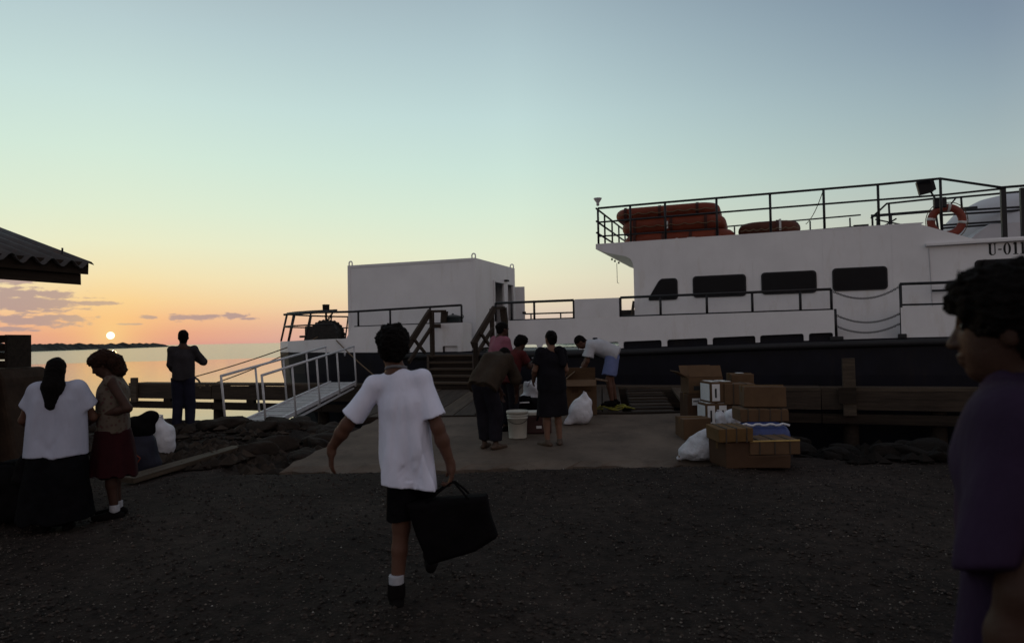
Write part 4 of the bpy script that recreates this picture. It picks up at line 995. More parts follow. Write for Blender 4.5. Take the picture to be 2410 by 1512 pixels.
# ------------------------------------------------------------------ freight on the ramp: cartons, sacks, bucket
def carton(loc, yaw, dims, label, m='carton', straps=0, labels=(), open_=False, tape=True, group='cartons stacked at the end of the ramp', prints=()):
    L_, D_, H_ = dims; o = empty('carton', loc, R(yaw)); tag(o, label, 'carton', group)
    if open_:
        t = .012; mb = MB().box((-L_/2, -D_/2, 0), (L_/2, -D_/2+t, H_)).box((-L_/2, D_/2-t, 0), (L_/2, D_/2, H_)).box((-L_/2, -D_/2+t+.001, 0), (-L_/2+t, D_/2-t-.001, H_)).box((L_/2-t, -D_/2+t+.001, 0), (L_/2, D_/2-t-.001, H_)).box((-L_/2+t, -D_/2+t, .0), (L_/2-t, D_/2-t, .01))
        mb.build('carton_walls', m, o)
        MB().box((-L_/2+t+.004, -D_/2+t+.004, .02), (L_/2-t-.004, D_/2-t-.004, H_*.8)).build('contents', 'ink_grey', o)
    else: MB().box((-L_/2, -D_/2, 0), (L_/2, D_/2, H_), .009).build('carton_body', m, o, bevel=.010)
    if tape and not open_:
        MB().box((-L_/2-.004, -.025, H_*.7), (L_/2+.004, .025, H_+.006)).build('tape', 'carton_ochre', o)
    for k in range(straps):
        x = -L_/2+L_*(k+.7)/(straps+.4); MB().box((x-.007, -D_/2-.007, -.0), (x+.007, D_/2+.007, H_+.007)).build('strap', 'strap', o)
    for (x, y, wd, ht, face, mm) in labels:
        if face == 't': MB().box((x-wd/2, y-ht/2, H_+.004), (x+wd/2, y+ht/2, H_+.0085)).build('paper_label', mm, o)
        else: MB().box((x-wd/2, -D_/2-.009, y-ht/2), (x+wd/2, -D_/2-.0045, y+ht/2)).build('paper_label', mm, o)
    return o
def flap(o, a, b, ln, ang, m, th=.01):
    """cardboard flap hinged on edge a-b"""
    a = Vector(a); b = Vector(b); x = (b-a); L0 = x.length; mw = frame(a, b) @ Matrix.Rotation(ang, 4, 'X')
    return MB().box((.01, 0, 0), (L0-.01, ln, th)).build('flap', m, o, mw=mw)
rz_ = ramp_z
def X_(x, Y): return (x-1205)/F*Y
# nearest two columns
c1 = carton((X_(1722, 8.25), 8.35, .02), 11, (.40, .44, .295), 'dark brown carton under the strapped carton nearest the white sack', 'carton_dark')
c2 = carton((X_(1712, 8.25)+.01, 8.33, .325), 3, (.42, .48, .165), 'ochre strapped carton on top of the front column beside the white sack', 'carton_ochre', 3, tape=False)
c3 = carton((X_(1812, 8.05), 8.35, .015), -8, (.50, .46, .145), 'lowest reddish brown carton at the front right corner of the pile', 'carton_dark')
c4 = carton((X_(1818, 8.1), 8.38, .170), 2, (.62, .46, .165), 'wide strapped carton with gold edge at the front right of the pile', 'carton', 3, tape=False)
MB().box((-.30, -.24, .152), (.30, -.2315, .168)).build('gold_edge', 'strap_gold', c4)
bl = empty('blue_package', (X_(1795, 9.0), 9.15, .0), R(-3)); tag(bl, 'blue plastic wrapped package with pale top edge in the pile', 'package')
pillow(-.33, .33, -.22, .22, .0, .36, .09).build('wrapper', 'blue_plastic', bl, smooth=True); bl.location.z = rz_(9.15)+.02
MB().tube([(-.30+.6*i/14, -.20+.012*math.sin(i*2.1), .345+.012*math.sin(i*1.7)) for i in range(15)], .016, 6).build('crimped_seam', 'plastic_white', bl, smooth=True)
MB().box((-.20, -.226, .10), (-.06, -.2215, .19)).build('print_patch', 'strap_gold', bl)
c6 = carton((X_(1788, 9.25), 9.35, .455), -2, (.64, .42, .165), 'strapped brown carton lying directly above the blue package', 'carton', 4, tape=False); c6.location.z = bl.location.z+.362
c5 = carton((X_(1790, 9.45), 9.47, .0), -9, (.55, .40, .285), 'plain brown carton crowning the right side of the pile', 'carton'); c5.location.z = c6.location.z+.174
# left carton with the sack in front
c10 = carton((X_(1636, 9.75), 10.0, rz_(10.0)-.01), 2, (.40, .44, .30), 'brown carton on the ramp behind the white woven sack', 'carton')
# rear stack
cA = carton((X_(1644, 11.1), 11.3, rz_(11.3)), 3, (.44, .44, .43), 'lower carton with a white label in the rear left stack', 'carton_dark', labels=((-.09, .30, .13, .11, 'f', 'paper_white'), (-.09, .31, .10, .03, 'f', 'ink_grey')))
cA2 = carton((X_(1656, 11.1), 11.32, rz_(11.3)+.435), 2, (.56, .46, .26), 'open topped brown carton on the rear left stack', 'carton', open_=True)
flap(cA2, (-.28, -.23, .26), (.28, -.23, .26), .2, R(62), 'carton'); flap(cA2, (.28, .23, .26), (-.28, .23, .26), .22, R(130), 'carton'); flap(cA2, (-.28, .23, .26), (-.28, -.23, .26), .2, R(150), 'carton')
MB().box((-.2, -.2345, .05), (-.05, -.2305, .12)).build('print_mark', 'ink_black', cA2)
# white and green printed cartons
def printed(loc, yaw, dims, label):
    o = carton(loc, yaw, dims, label, 'carton', tape=False); L_, D_, H_ = dims
    for sx in (-1, 1):
        for k in (0, 1):
            MB().box((sx*L_*.26-L_*.17, -D_/2+.02+k*D_*.5, H_+.004), (sx*L_*.26+L_*.17, -D_/2+k*D_*.5+D_*.42, H_+.008)).build('printed_panel', 'paper_white', o)
            MB().box((sx*L_*.26-L_*.08, -D_/2+.06+k*D_*.5, H_+.0085), (sx*L_*.26+L_*.08, -D_/2+k*D_*.5+D_*.2, H_+.0105)).build('printed_mark', 'ink_green', o)
        MB().box((sx*L_*.27-L_*.17, -D_/2-.009, .03), (sx*L_*.27+L_*.17, -D_/2-.0045, H_-.03)).build('printed_panel', 'paper_white', o)
        MB().box((sx*L_*.27-L_*.05, -D_/2-.012, .08), (sx*L_*.27+L_*.03, -D_/2-.0095, H_-.10)).build('printed_mark', 'ink_black', o)
    MB().box((-L_/2-.009, -D_/2+.03, .03), (-L_/2-.0045, D_/2-.03, H_-.03)).build('printed_panel', 'paper_white', o)
    return o
pA = printed((X_(1680, 10.55), 10.75, rz_(10.75)), 4, (.34, .40, .36), 'lower white and green printed carton in the middle of the pile')
pB = printed((X_(1690, 10.6), 10.78, rz_(10.75)+.37), 6, (.36, .42, .32), 'upper white and green printed carton in the middle of the pile')
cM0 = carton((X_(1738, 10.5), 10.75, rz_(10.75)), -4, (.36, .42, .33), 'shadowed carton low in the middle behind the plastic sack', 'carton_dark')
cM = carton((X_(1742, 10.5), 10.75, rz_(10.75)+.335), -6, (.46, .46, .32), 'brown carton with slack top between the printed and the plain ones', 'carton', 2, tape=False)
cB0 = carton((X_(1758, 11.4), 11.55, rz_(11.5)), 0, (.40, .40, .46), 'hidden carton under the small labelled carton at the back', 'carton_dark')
cB = carton((X_(1742, 11.4), 11.5, rz_(11.5)+.465), -3, (.37, .34, .24), 'small carton with a white top label at the back of the pile', 'carton', labels=((.0, .02, .11, .14, 't', 'paper_white'),))
def sack(name, c, base, prims, m, label, cat, seed, vox=.016, amp=.012, fr=3.2, group=None, k=.06):
    o = empty(name, base); tag(o, label, cat, group)
    sdf_obj('sack_body', prims, m, o, vox, k, cuts=[((0, 0, .0), (0, 0, -1))], disp=wob(fr, amp, seed)); return o
s1 = sack('woven_sack', 0, (X_(1634, 8.75), 8.75, rz_(8.75)+.0), [ell((.06, 0, .15), (.22, .18, .17)), ell((.0, 0, .10), (.24, .18, .11)), ell((.10, .0, .27), (.11, .1, .09)), cone((-.12, -.02, .08), (-.26, -.03, .03), .08, .025), cone((.1, 0, .3), (.14, .02, .36), .05, .02)], 'sack_white', 'bulging white woven sack on the ramp beside the strapped cartons', 'sack', 4, amp=.010, fr=6)
MB().tube([(-.235, -.03, .0), (-.245, -.05, .05), (-.24, -.0, .07)], .014, 6).build('tie', 'rope', s1)
s2 = sack('plastic_bag', 0, (X_(1716, 10.0), 10.05, rz_(10.05)), [ell((0, 0, .18), (.13, .12, .17)), ell((.02, 0, .28), (.10, .09, .1)), cone((.05, 0, .33), (.12, 0, .37), .04, .02)], 'plastic_white', 'white plastic bag with pale stripes wedged among the cartons', 'bag', 9, amp=.009, fr=7)
MB().tube([(.05, -.06, .33), (.10, -.02, .40), (.15, .02, .36)], .010, 5).build('handle', 'plastic_white', s2)
s3 = sack('plastic_bag', 0, (X_(1690, 9.95), 9.95, rz_(9.95)), [ell((0, 0, .17), (.075, .08, .19)), ell((-.03, 0, .32), (.05, .05, .06))], 'plastic_white', 'thin twisted white plastic bag beside the striped one', 'bag', 12, amp=.009, fr=8)
MB().tube([(-.03, 0, .34), (-.05, -.02, .40), (-.02, .0, .39)], .010, 5).build('handle', 'plastic_white', s3)
# white pail
Yb = 10.15; pail = empty('pail', (X_(1213.5, Yb), Yb, rz_(Yb)+.002)); tag(pail, 'white plastic pail with lid and wire handle on the ramp', 'pail')
MB().lathe([(.128, 0), (.131, .01), (.146, .29), (.156, .292), (.156, .30), (.148, .302), (.149, .325), (.158, .327), (.158, .335), (.150, .337), (.151, .36)], 32).build('bucket_body', 'bucket_white', pail, smooth=True)
MB().lathe([(.151, .361), (.163, .361), (.164, .395), (.158, .402), (.146, .402), (.144, .392), (.02, .392)], 32).build('lid', 'bucket_white', pail, smooth=True)
MB().tube([(.16*math.cos(R(t)), -.16*math.sin(R(t))*.9-.005, .32-.10*math.sin(R(t))) for t in range(0, 181, 12)], .004, 5).build('wire_handle', 'black_steel', pail, smooth=True)
# cool box behind the pail
co_ = empty('cool_box', (X_(1262, 10.4), 10.5, rz_(10.45))); tag(co_, 'dark red cool box with pale lid beside the white pail', 'cool box')
MB().box((-.2, -.14, 0), (.2, .14, .27)).build('chest', 'cooler_red', co_, bevel=.02); MB().box((-.205, -.145, .272), (.205, .145, .33)).build('lid', 'bucket_white', co_, bevel=.015)
MB().tube([(-.02, -.15, .2), (.0, -.17, .26), (.04, -.16, .335), (.08, -.1, .345)], .014, 6).build('carry_strap', 'black_cloth', co_)
MB().box((-.03, -.1455, .08), (.05, -.1415, .12)).build('badge', 'paper_white', co_)
# luggage heap behind
db = empty('duffel_bag', (X_(1235, 11.2), 11.3, rz_(11.3))); tag(db, 'bulging black duffel bag on the ramp behind the pail', 'bag')
sdf_obj('bag_body', [cone((-.22, 0, .17), (.24, 0, .17), .17), ell((0, 0, .30), (.30, .17, .12)), ell((.0, 0, .1), (.32, .2, .1))], 'black_bag', db, .018, .05, cuts=[((0, 0, 0), (0, 0, -1))], disp=wob(4, .012, 3))
MB().tube([(-.1, -.15, .3), (-.08, -.19, .42), (.06, -.19, .43), (.1, -.15, .31)], .014, 6).build('handle', 'black_cloth', db, smooth=True)
MB().tube([(-.26, -.155, .30), (-.1, -.175, .33), (.05, -.175, .335)], .012, 6).build('zip_edge', 'paper_white', db, smooth=True)
pq = empty('checked_bag', (X_(1244, 11.6), 11.75, rz_(11.75))); tag(pq, 'pale checked carrier bag heaped above the black duffel bag', 'bag')
sdf_obj('bag_body', [ell((.02, 0, .22), (.24, .16, .24)), ell((.06, 0, .46), (.19, .14, .14)), cone((.0, 0, .5), (.14, 0, .60), .1, .06)], 'sack_white', pq, .018, .05, cuts=[((0, 0, 0), (0, 0, -1))], disp=wob(5, .018, 8))
MB().tube([(-.05, -.1, .52), (.02, -.14, .62), (.1, -.1, .6)], .012, 5).build('handle', 'sack_white', pq)
# big open carton the bending man reaches into, white bag leaning on it
cG = carton((X_(1367, 11.85), 12.0, .27), -6, (.52, .50, .60), 'tall open carton that the bending man in white shirt reaches into', 'carton', open_=True, group='none')
del cG['group']
flap(cG, (-.26, -.25, .6), (.26, -.25, .6), .22, R(205), 'carton'); flap(cG, (-.26, .25, .6), (-.26, -.25, .6), .20, R(40), 'carton'); flap(cG, (.26, .25, .6), (-.26, .25, .6), .2, R(70), 'carton'); flap(cG, (.26, -.25, .6), (.26, .25, .6), .2, R(190), 'carton')
MB().box((-.16, -.2595, .38), (-.05, -.2555, .44)).build('print_mark', 'carton_dark', cG); MB().box((.02, -.2595, .40), (.17, -.2555, .43)).build('print_mark', 'carton_dark', cG)
sW = sack('plastic_bag', 0, (X_(1358, 11.0), 11.05, rz_(11.05)), [ell((.04, 0, .19), (.19, .16, .20)), ell((.08, 0, .33), (.13, .12, .13)), cone((-.06, -.02, .12), (-.22, -.06, .02), .11, .04), cone((.08, 0, .4), (.10, 0, .49), .06, .03)], 'plastic_white', 'large bluish white plastic bag leaning against the tall open carton', 'bag', 15, amp=.011, fr=5)
MB().tube([(.07, -.02, .46), (.09, -.02, .52), (.13, .0, .49)], .014, 5).build('knot', 'plastic_white', sW)
# yellow rope thrown down at the ramp head
pts = []; gg = random.Random(5)
for i in range(52):
    a = i*.42; r_ = .17+.05*math.sin(i*.9); pts.append((r_*1.0*math.cos(a)+.16*math.sin(i*.11), r_*1.1*math.sin(a)+.10*math.sin(i*.07), .015+.07*abs(math.sin(i*.33+1))**3))
pts += [(-.2, .05, .02), (-.32, .10, .02), (-.45, .08, .02), (-.58, .13, .03)]
yr = MB().tube(pts, .011, 5).build('yellow_rope', 'rope_yellow', smooth=True); q = gz(1447, 968, .27); yr.location = (q.x, q.y-.02, .262+.03); tag(yr, 'tangled yellow rope on the planks at the bending man\'s feet', 'rope')

# bags by the two women
bp = empty('backpack', (X_(334, 8.6), 8.6, ground_z(-4.66, 8.6))); bp.scale = (1.12, 1.12, 1.12); tag(bp, 'navy backpack with an orange diamond outline beside the white plastic bag', 'bag')
sdf_obj('bag_body', [cone((0, 0, .12), (0, 0, .34), .17, .14), ell((0, -.12, .18), (.13, .07, .14)), ell((0, .02, .10), (.19, .16, .12))], 'navy_bag', bp, .015, .04, cuts=[((0, 0, 0), (0, 0, -1))], disp=wob(5, .006, 2))
sdf_obj('black_hood', [ell((-.02, 0, .52), (.16, .13, .13), Matrix.Rotation(.5, 3, 'Y')), ell((.07, .02, .62), (.10, .10, .09))], 'black_bag', bp, .015, .04, disp=wob(6, .010, 5))
for k in range(4):
    a0, a1 = R(90*k+8), R(90*k+98); mm = Matrix.Translation((.03, -.205, .20)); MB().tube([(.055*math.cos(a0), 0, .06*math.sin(a0)), (.055*math.cos(a1), 0, .06*math.sin(a1))], .006, 5).build('diamond_edge', 'raft_orange', bp, mw=mm)
sP = sack('plastic_bag', 0, (X_(384, 9.5), 9.5, ground_z(-4.85, 9.5)-.01), [ell((0, 0, .20), (.125, .12, .21)), ell((-.01, 0, .34), (.09, .09, .08)), cone((-.03, 0, .36), (-.06, 0, .46), .06, .05)], 'plastic_white', 'rounded white plastic bag on the gravel right of the backpack', 'bag', 18, amp=.009, fr=6); sP.scale = (1.2, 1.2, 1.12)
MB().tube([(-.07, 0, .44), (-.06, -.03, .53), (-.01, -.02, .52), (-.02, 0, .43)], .014, 5).build('handle', 'plastic_white', sP)
lug = empty('travel_bag', (X_(60, 6.3), 6.35, ground_z(-4.6, 6.35))); tag(lug, 'large black travel bag on the ground left of the woman in white', 'bag')
sdf_obj('bag_body', [cone((-.35, 0, .2), (.12, 0, .2), .2), ell((-.1, 0, .38), (.35, .2, .2))], 'black_bag', lug, .022, .06, cuts=[((0, 0, 0), (0, 0, -1))], disp=wob(3, .015, 6))
MB().tube([(-.25, -.15, .42), (-.2, -.2, .58), (.0, -.2, .58), (.05, -.15, .42)], .016, 6).build('handle', 'black_cloth', lug, smooth=True)

# ------------------------------------------------------------------ people
for nm, c in (('skin_a', (.085, .040, .026)), ('skin_b', (.042, .020, .0135)), ('skin_c', (.14, .075, .05))): mat(nm, c, .6, .12, 14, .12, 90, spec=.2)
mat('hair_black', (.0055, .0042, .0038), .8, .4, 40, .9, 130, spec=.08); mat('hair_brown', (.022, .009, .005), .75, .4, 40, .9, 130, spec=.12)
mat('tee_white', (.63, .65, .78), .85, .07, 7, 1.0, 7.5, stretch=(1, 1, .42), spec=.15, sheen=.1); mat('blouse_white', (.36, .38, .47), .85, .07, 7, 1.0, 8, stretch=(1, 1, .45), spec=.15)
mat('tee_grey', (.37, .38, .41), .85, .08, 8, .9, 9, spec=.15)
mat('purple_shirt', (.024, .013, .031), .85, .25, 5, 1.0, 9, stretch=(1, 1, .45), spec=.1); mat('brown_shirt', (.034, .025, .018), .9, .25, 6, .9, 9, spec=.1)
mat('pink_shirt', (.22, .080, .11), .85, .12, 8, .2, 30, spec=.1); mat('red_top', (.060, .012, .012), .85, .2, 8, .2, 30, spec=.1)
mat('red_skirt', (.020, .0035, .005), .9, .25, 6, .25, 20, spec=.1); mat('black_dress', (.007, .0065, .009), .9, .3, 8, .25, 24, spec=.1)
mat('dark_trouser', (.011, .010, .014), .9, .3, 8, .2, 30, spec=.1); mat('blue_shorts', (.12, .15, .29), .85, .12, 8, .2, 30, spec=.1)
mat('jeans', (.014, .015, .028), .9, .3, 8, .2, 40, spec=.1); mat('grey_shirt', (.030, .028, .032), .9, .2, 8, .2, 30, spec=.1)
mat('shoe_dark', (.006, .005, .005), .9, .3, 20, spec=.05); mat('sock_white', (.30, .31, .34), .9, .08, 20, .3, 60); mat('sandal', (.05, .03, .018), .6, .3, 20); mat('eye_white', (.035, .03, .028), .3, .05, 20); mat('watch', (.35, .35, .36), .3, .1, 20, metal=.8)
def floral():
    m = bpy.data.materials.new('floral_cloth'); m.use_nodes = True; t = m.node_tree; b = t.nodes['Principled BSDF']; b.inputs['Roughness'].default_value = .85; MT['floral_cloth'] = m
    tcn = t.nodes.new('ShaderNodeTexCoord'); v = t.nodes.new('ShaderNodeTexVoronoi'); v.inputs['Scale'].default_value = 26; t.links.new(tcn.outputs['Object'], v.inputs['Vector'])
    r = t.nodes.new('ShaderNodeValToRGB'); t.links.new(v.outputs['Distance'], r.inputs[0]); e = r.color_ramp.elements; e[0].position = .28; e[0].color = (.07, .008, .014, 1); e[1].position = .46; e[1].color = (.11, .09, .065, 1)
    x = e.new(.36); x.color = (.05, .06, .03, 1); n = t.nodes.new('ShaderNodeTexNoise'); n.inputs['Scale'].default_value = 11; t.links.new(tcn.outputs['Object'], n.inputs['Vector'])
    mx = t.nodes.new('ShaderNodeMix'); mx.data_type = 'RGBA'; t.links.new(n.outputs[0], mx.inputs[0]); t.links.new(r.outputs[0], mx.inputs[6]); mx.inputs[7].default_value = (.05, .032, .024, 1); t.links.new(mx.outputs[2], b.inputs['Base Color'])
floral()
def nrm(v): v = np.array(v, float); return v/np.linalg.norm(v)
def A_(*v): return np.array(v, float)
def stand(H):
    """joints of an upright figure, facing +y, right hand at +x"""
    s = H/1.7
    J = dict(pel=(0, 0, .95), chest=(0, .0, 1.27), neck=(0, -.015, 1.43), head=(0, .02, 1.585), sL=(-.175, 0, 1.385), sR=(.175, 0, 1.385), eL=(-.235, -.02, 1.11), eR=(.235, -.02, 1.11), wL=(-.25, .06, .86), wR=(.25, .06, .86),
             hL=(-.09, 0, .90), hR=(.09, 0, .90), kL=(-.095, .02, .49), kR=(.095, .02, .49), aL=(-.10, -.02, .085), aR=(.10, -.02, .085))
    return {k: A_(*v)*s for k, v in J.items()}, s
def head_prims(J, s, f, u, wide=1.0, fem=False):
    f = nrm(f); u = nrm(np.array(u)-f*np.dot(u, f)); r = np.cross(f, u); rot = np.stack([r, f, u], 1); c = J['head']; q = lambda x, y, z: c+(r*x+f*y+u*z)*s
    P = [ell(q(0, -.012, .03), A_(.074, .094, .086)*s, rot), ell(q(0, .022, -.03), A_(.062, .068, .088)*s, rot, .03), ell(q(0, .052, -.088), A_(.030, .026, .024)*s, rot, .02),
         cone(q(0, .084, .012), q(0, .103, -.028), .009*s, .0125*s, k=.012), ell(q(.013, .095, -.031), A_(.010, .011, .008)*s, rot, .008), ell(q(-.013, .095, -.031), A_(.010, .011, .008)*s, rot, .008),
         ell(q(0, .084, -.056), A_(.026, .014, .0075)*s, rot, .006), ell(q(0, .080, -.069), A_(.023, .014, .009)*s, rot, .006), cone(q(-.036, .076, .030), q(.036, .076, .030), .013*s, k=.016),
         ell(q(.034, .088, .010), A_(.017, .012, .011)*s, rot, .010, True), ell(q(-.034, .088, .010), A_(.017, .012, .011)*s, rot, .010, True),
         ell(q(.074, -.012, -.005), A_(.010, .022, .032)*s, rot, .008), ell(q(-.074, -.012, -.005), A_(.010, .022, .032)*s, rot, .008)]
    return P, (c, r, f, u, q, rot)
def hand_prims(w, d, n, t, s, curl=.5, spread=0.0, grip=False):
    """wrist, direction of the hand, palm side, thumb side"""
    d = nrm(d); n = nrm(np.array(n)-d*np.dot(n, d)); t_ = np.cross(d, n); t_ = t_*(1 if np.dot(t_, t) > 0 else -1); rot = np.stack([t_, d, n], 1)
    P = [ell(w+d*.048*s, A_(.041, .052, .017)*s, rot, .012), cone(w-d*.01*s, w+d*.03*s, .026*s, .03*s, k=.015)]
    for o, l in ((.031, .92), (.0105, 1.06), (-.010, 1.0), (-.029, .8)):
        b = w+(d*.088+t_*o)*s; a1 = curl*.7; a2 = curl*1.9; a3 = curl*2.9
        d1 = d*math.cos(a1)+n*math.sin(a1)+t_*o*spread; d2 = d*math.cos(a2)+n*math.sin(a2); d3 = d*math.cos(a3)+n*math.sin(a3)
        p1 = b+d1*.040*l*s; p2 = p1+d2*.026*l*s; p3 = p2+d3*.020*l*s
        P += [cone(b-d*.02*s, p1, .0105*s, .0095*s, k=.004), cone(p1, p2, .0095*s, .0088*s, k=.004), cone(p2, p3, .0088*s, .0075*s, k=.004)]
    tb = w+(d*.022+t_*.030+n*.006)*s; t1 = tb+nrm(d*.75+t_*.75+n*.25)*.045*s; t2 = t1+nrm(d*.95+t_*.15+n*(.3+curl*.4))*.032*s
    P += [cone(tb, t1, .0145*s, .0115*s, k=.010), cone(t1, t2, .0112*s, .0088*s, k=.005)]
    return P
def body(J, s, hands, face, up=(0, 0, 1), girth=1.0, feet=True):
    H, hf = head_prims(J, s, face, up); g = girth*s; P = list(H)
    P += [cone(J['neck'], J['head']-hf[3]*.05*s, .054*s, .050*s, k=.03), cone(J['chest'], J['neck'], .075*g, .052*s, k=.05)]
    for sd in (-1, 1):
        x = 'L' if sd < 0 else 'R'; side = (J['sR']-J['sL'])/np.linalg.norm(J['sR']-J['sL'])*sd
        P += [cone(J['neck']-A_(0, 0, .03)*s, J['s'+x], .05*s, .055*g, k=.04), cone(J['s'+x], J['e'+x], .050*g, .040*s, k=.02), cone(J['e'+x], J['e'+x]*.65+J['w'+x]*.35, .040*s, .042*s, k=.02), cone(J['e'+x]*.65+J['w'+x]*.35, J['w'+x], .042*s, .0265*s, k=.02)]
        P += [cone(J['pel'], J['h'+x], .05*g, .068*g, k=.03), cone(J['h'+x], J['k'+x], .078*g, .055*s, k=.03), cone(J['k'+x], J['k'+x]*.65+J['a'+x]*.35, .053*s, .056*g, k=.02), cone(J['k'+x]*.65+J['a'+x]*.35, J['a'+x], .056*g, .036*s, k=.02)]
        h = hands[x]; P += hand_prims(J['w'+x], h['d'], h['n'], h['t'], s, h.get('curl', .4))
    hips = (J['hR']-J['hL'])/np.linalg.norm(J['hR']-J['hL'])
    for o in (-.05, .05): P += [cone(J['pel']+hips*o*g, J['chest']+hips*o*1.1*g, .075*g, .08*g, k=.04)]
    return P, hf
def foot(ank, d, s, r=.036, drop=.085):
    d = nrm(d); z = A_(0, 0, 1); b = ank-z*(drop-.030)*s
    return [cone(b-d*.055*s, b+d*.06*s, .034*s, .038*s, k=.02), cone(b+d*.06*s, b+d*.165*s-z*.006*s, .040*s, .030*s, k=.02), cone(ank-z*.01*s, b, .040*s, .036*s, k=.03)]
def torso(J, s, hem, wd=.075, r0=.135, r1=.15, sleeve=.55, sr=(.070, .085), shr=.075):
    """shirt over the trunk: hem is the centre of its lower edge; sleeve is the covered share of the upper arm"""
    sh = (J['sR']-J['sL'])/np.linalg.norm(J['sR']-J['sL']); hem = np.array(hem, float); P = []
    for o in (-1, 1): P.append(cone(J['chest']+sh*o*wd*s, hem+sh*o*wd*1.05*s, r0*s, r1*s, (0, 1), .07))
    P += [cone(J['sL'], J['sR'], shr*s, k=.05), cone(J['neck']-A_(0, 0, .012), J['chest'], .064*s, .12*s, k=.06)]
    for x in 'LR':
        if sleeve > 0: P.append(cone(J['s'+x], J['s'+x]+(J['e'+x]-J['s'+x])*min(sleeve, 1), sr[0]*s, sr[1]*s, (0, 1), .035))
        if sleeve > 1: P.append(cone(J['e'+x], J['e'+x]+(J['w'+x]-J['e'+x])*(sleeve-1), sr[1]*s, sr[1]*.8*s, (0, 1), .03))
    return P
def crease(x, y, z, ln, tilt, dp=.024, w=.010):
    """a fold pressed into cloth: a long thin hollow, leaning by tilt in the plane of the back"""
    return ell((x, y-.006, z), (w, dp, ln), Matrix.Rotation(tilt, 3, 'Y'), .022, True)
def legs(J, s, to=1.0, r=(.115, .085), shin=.075, waist=True, hr=.115):
    P = [cone(J['hL'], J['hR'], hr*s, k=.05), cone(J['pel']+A_(0, 0, .06), J['pel'], hr*s, k=.05)] if waist else []
    for x in 'LR':
        k = J['k'+x]; a = J['a'+x]; h = J['h'+x]
        if to <= 1: P.append(cone(h, h+(k-h)*to, r[0]*s, r[1]*s, (0, 1), .03))
        else: P += [cone(h, k, r[0]*s, r[1]*s, k=.03), cone(k, k+(a-k)*(to-1), r[1]*s, shin*s, (0, 1), .03)]
    return P
def skirt(J, s, hem, r0=.135, r1=.19, wd=.05):
    hip = (J['hR']-J['hL'])/np.linalg.norm(J['hR']-J['hL']); hem = np.array(hem, float)
    return [cone(J['pel']+A_(0, 0, .07)*s+hip*o*wd*s, hem+hip*o*wd*1.4*s, r0*s, r1*s, (0, 1), .06) for o in (-1, 1)]
def hair(hf, s, kind):
    c, r, f, u, q, rot = hf
    P = [ell(q(0, -.022, .042), A_(.083, .100, .090)*s, rot), ell(q(0, -.06, -.02), A_(.072, .05, .075)*s, rot, .03)]
    if kind == 'afro': P = [ell(q(0, -.012, .055), A_(.105, .115, .098)*s, rot), ell(q(0, -.06, .0), A_(.09, .065, .09)*s, rot, .03), ell(q(.0, .05, .088), A_(.075, .055, .045)*s, rot, .03)]
    if kind == 'bushy': P = [ell(q(0, -.025, .055), A_(.112, .125, .098)*s, rot), ell(q(0, -.11, -.03), A_(.115, .085, .105)*s, rot, .03), ell(q(0, -.105, -.12), A_(.10, .075, .075)*s, rot, .03), ell(q(0, .05, .085), A_(.075, .05, .04)*s, rot, .03)]
    if kind == 'long': P += [cone(q(0, -.06, -.02), q(0, -.085, -.17), .085*s, .100*s, k=.03), cone(q(0, -.085, -.17), q(-.01, -.10, -.34), .100*s, .062*s, k=.03)]
    if kind == 'bun': P += [ell(q(0, -.105, .02), A_(.05, .045, .05)*s, rot, .02)]
    if kind == 'bob': P += [cone(q(-.07, -.03, .0), q(-.075, -.03, -.09), .035*s, .028*s, k=.02), cone(q(.07, -.03, .0), q(.075, -.03, -.09), .035*s, .028*s, k=.02), cone(q(0, -.08, .0), q(0, -.085, -.1), .06*s, .05*s, k=.02)]
    P.append(ell(q(0, .085, -.035), A_(.066, .075, .085)*s, rot, .012, True)); return P
def fold(f, a, seed, st=(1, 1, .4), zf=None):
    w_ = wob(f, a, seed); st = np.array(st)
    if zf is None: return lambda G: w_(G*st)
    return lambda G: w_(G*st)*(.25+.75*np.clip((zf[0]-G[..., 2])/(zf[0]-zf[1]), 0, 1))
def curl(a):
    w1 = wob(14, a*.8, 3); w2 = wob(38, a*.75, 4); return lambda G: w1(G)+w2(G)
def person(name, loc, rz, label, J, s, face, hands, skin, hair_kind, hair_mat, parts, vox=.009, up=(0, 0, 1), girth=1.0, shoe=None, toes=((0, 1, 0), (0, 1, 0)), hvox=None):
    o = empty(name, loc, R(rz)); tag(o, label, 'person')
    P, hf = body(J, s, hands, face, up, girth)
    if shoe == 'bare' or shoe is None:
        P += foot(J['aL'], toes[0], s)+foot(J['aR'], toes[1], s)
    sdf_obj('body', P, skin, o, vox, .02)
    hp = hair(hf, s, hair_kind); sdf_obj('hair', hp, hair_mat, o, hvox or max(.008, vox), .02, disp=curl(.0035 if hair_kind not in ('afro', 'bushy') else .008))
    c, r, f, u, q, rot = hf
    for sx in (-1, 1):
        MB().lathe([(.0005, -.0105*s), (.0075*s, -.0075*s), (.0105*s, 0), (.0075*s, .0075*s), (.0005, .0105*s)], 10, tuple(q(sx*.033, .073, .010))).build('eye', 'eye_white', o, smooth=True)
    if shoe and shoe != 'bare':
        for x, t in (('L', toes[0]), ('R', toes[1])): sdf_obj('shoe', foot(J['a'+x], t, s*1.06), shoe, o, vox, .02)
    for pn, prims, m, kw in parts: sdf_obj(pn, prims, m, o, kw.get('vox', vox*1.25), kw.get('k', .03), kw.get('cuts', ()), kw.get('disp'))
    return o, hf
def WC(z, y=0.0, n=(0, 0, 1)): return [(A_(0, y, z), n)]
def HD(d, n, t, curl=.4): return dict(d=d, n=n, t=t, curl=curl)
DOWN = (0, .1, -1)
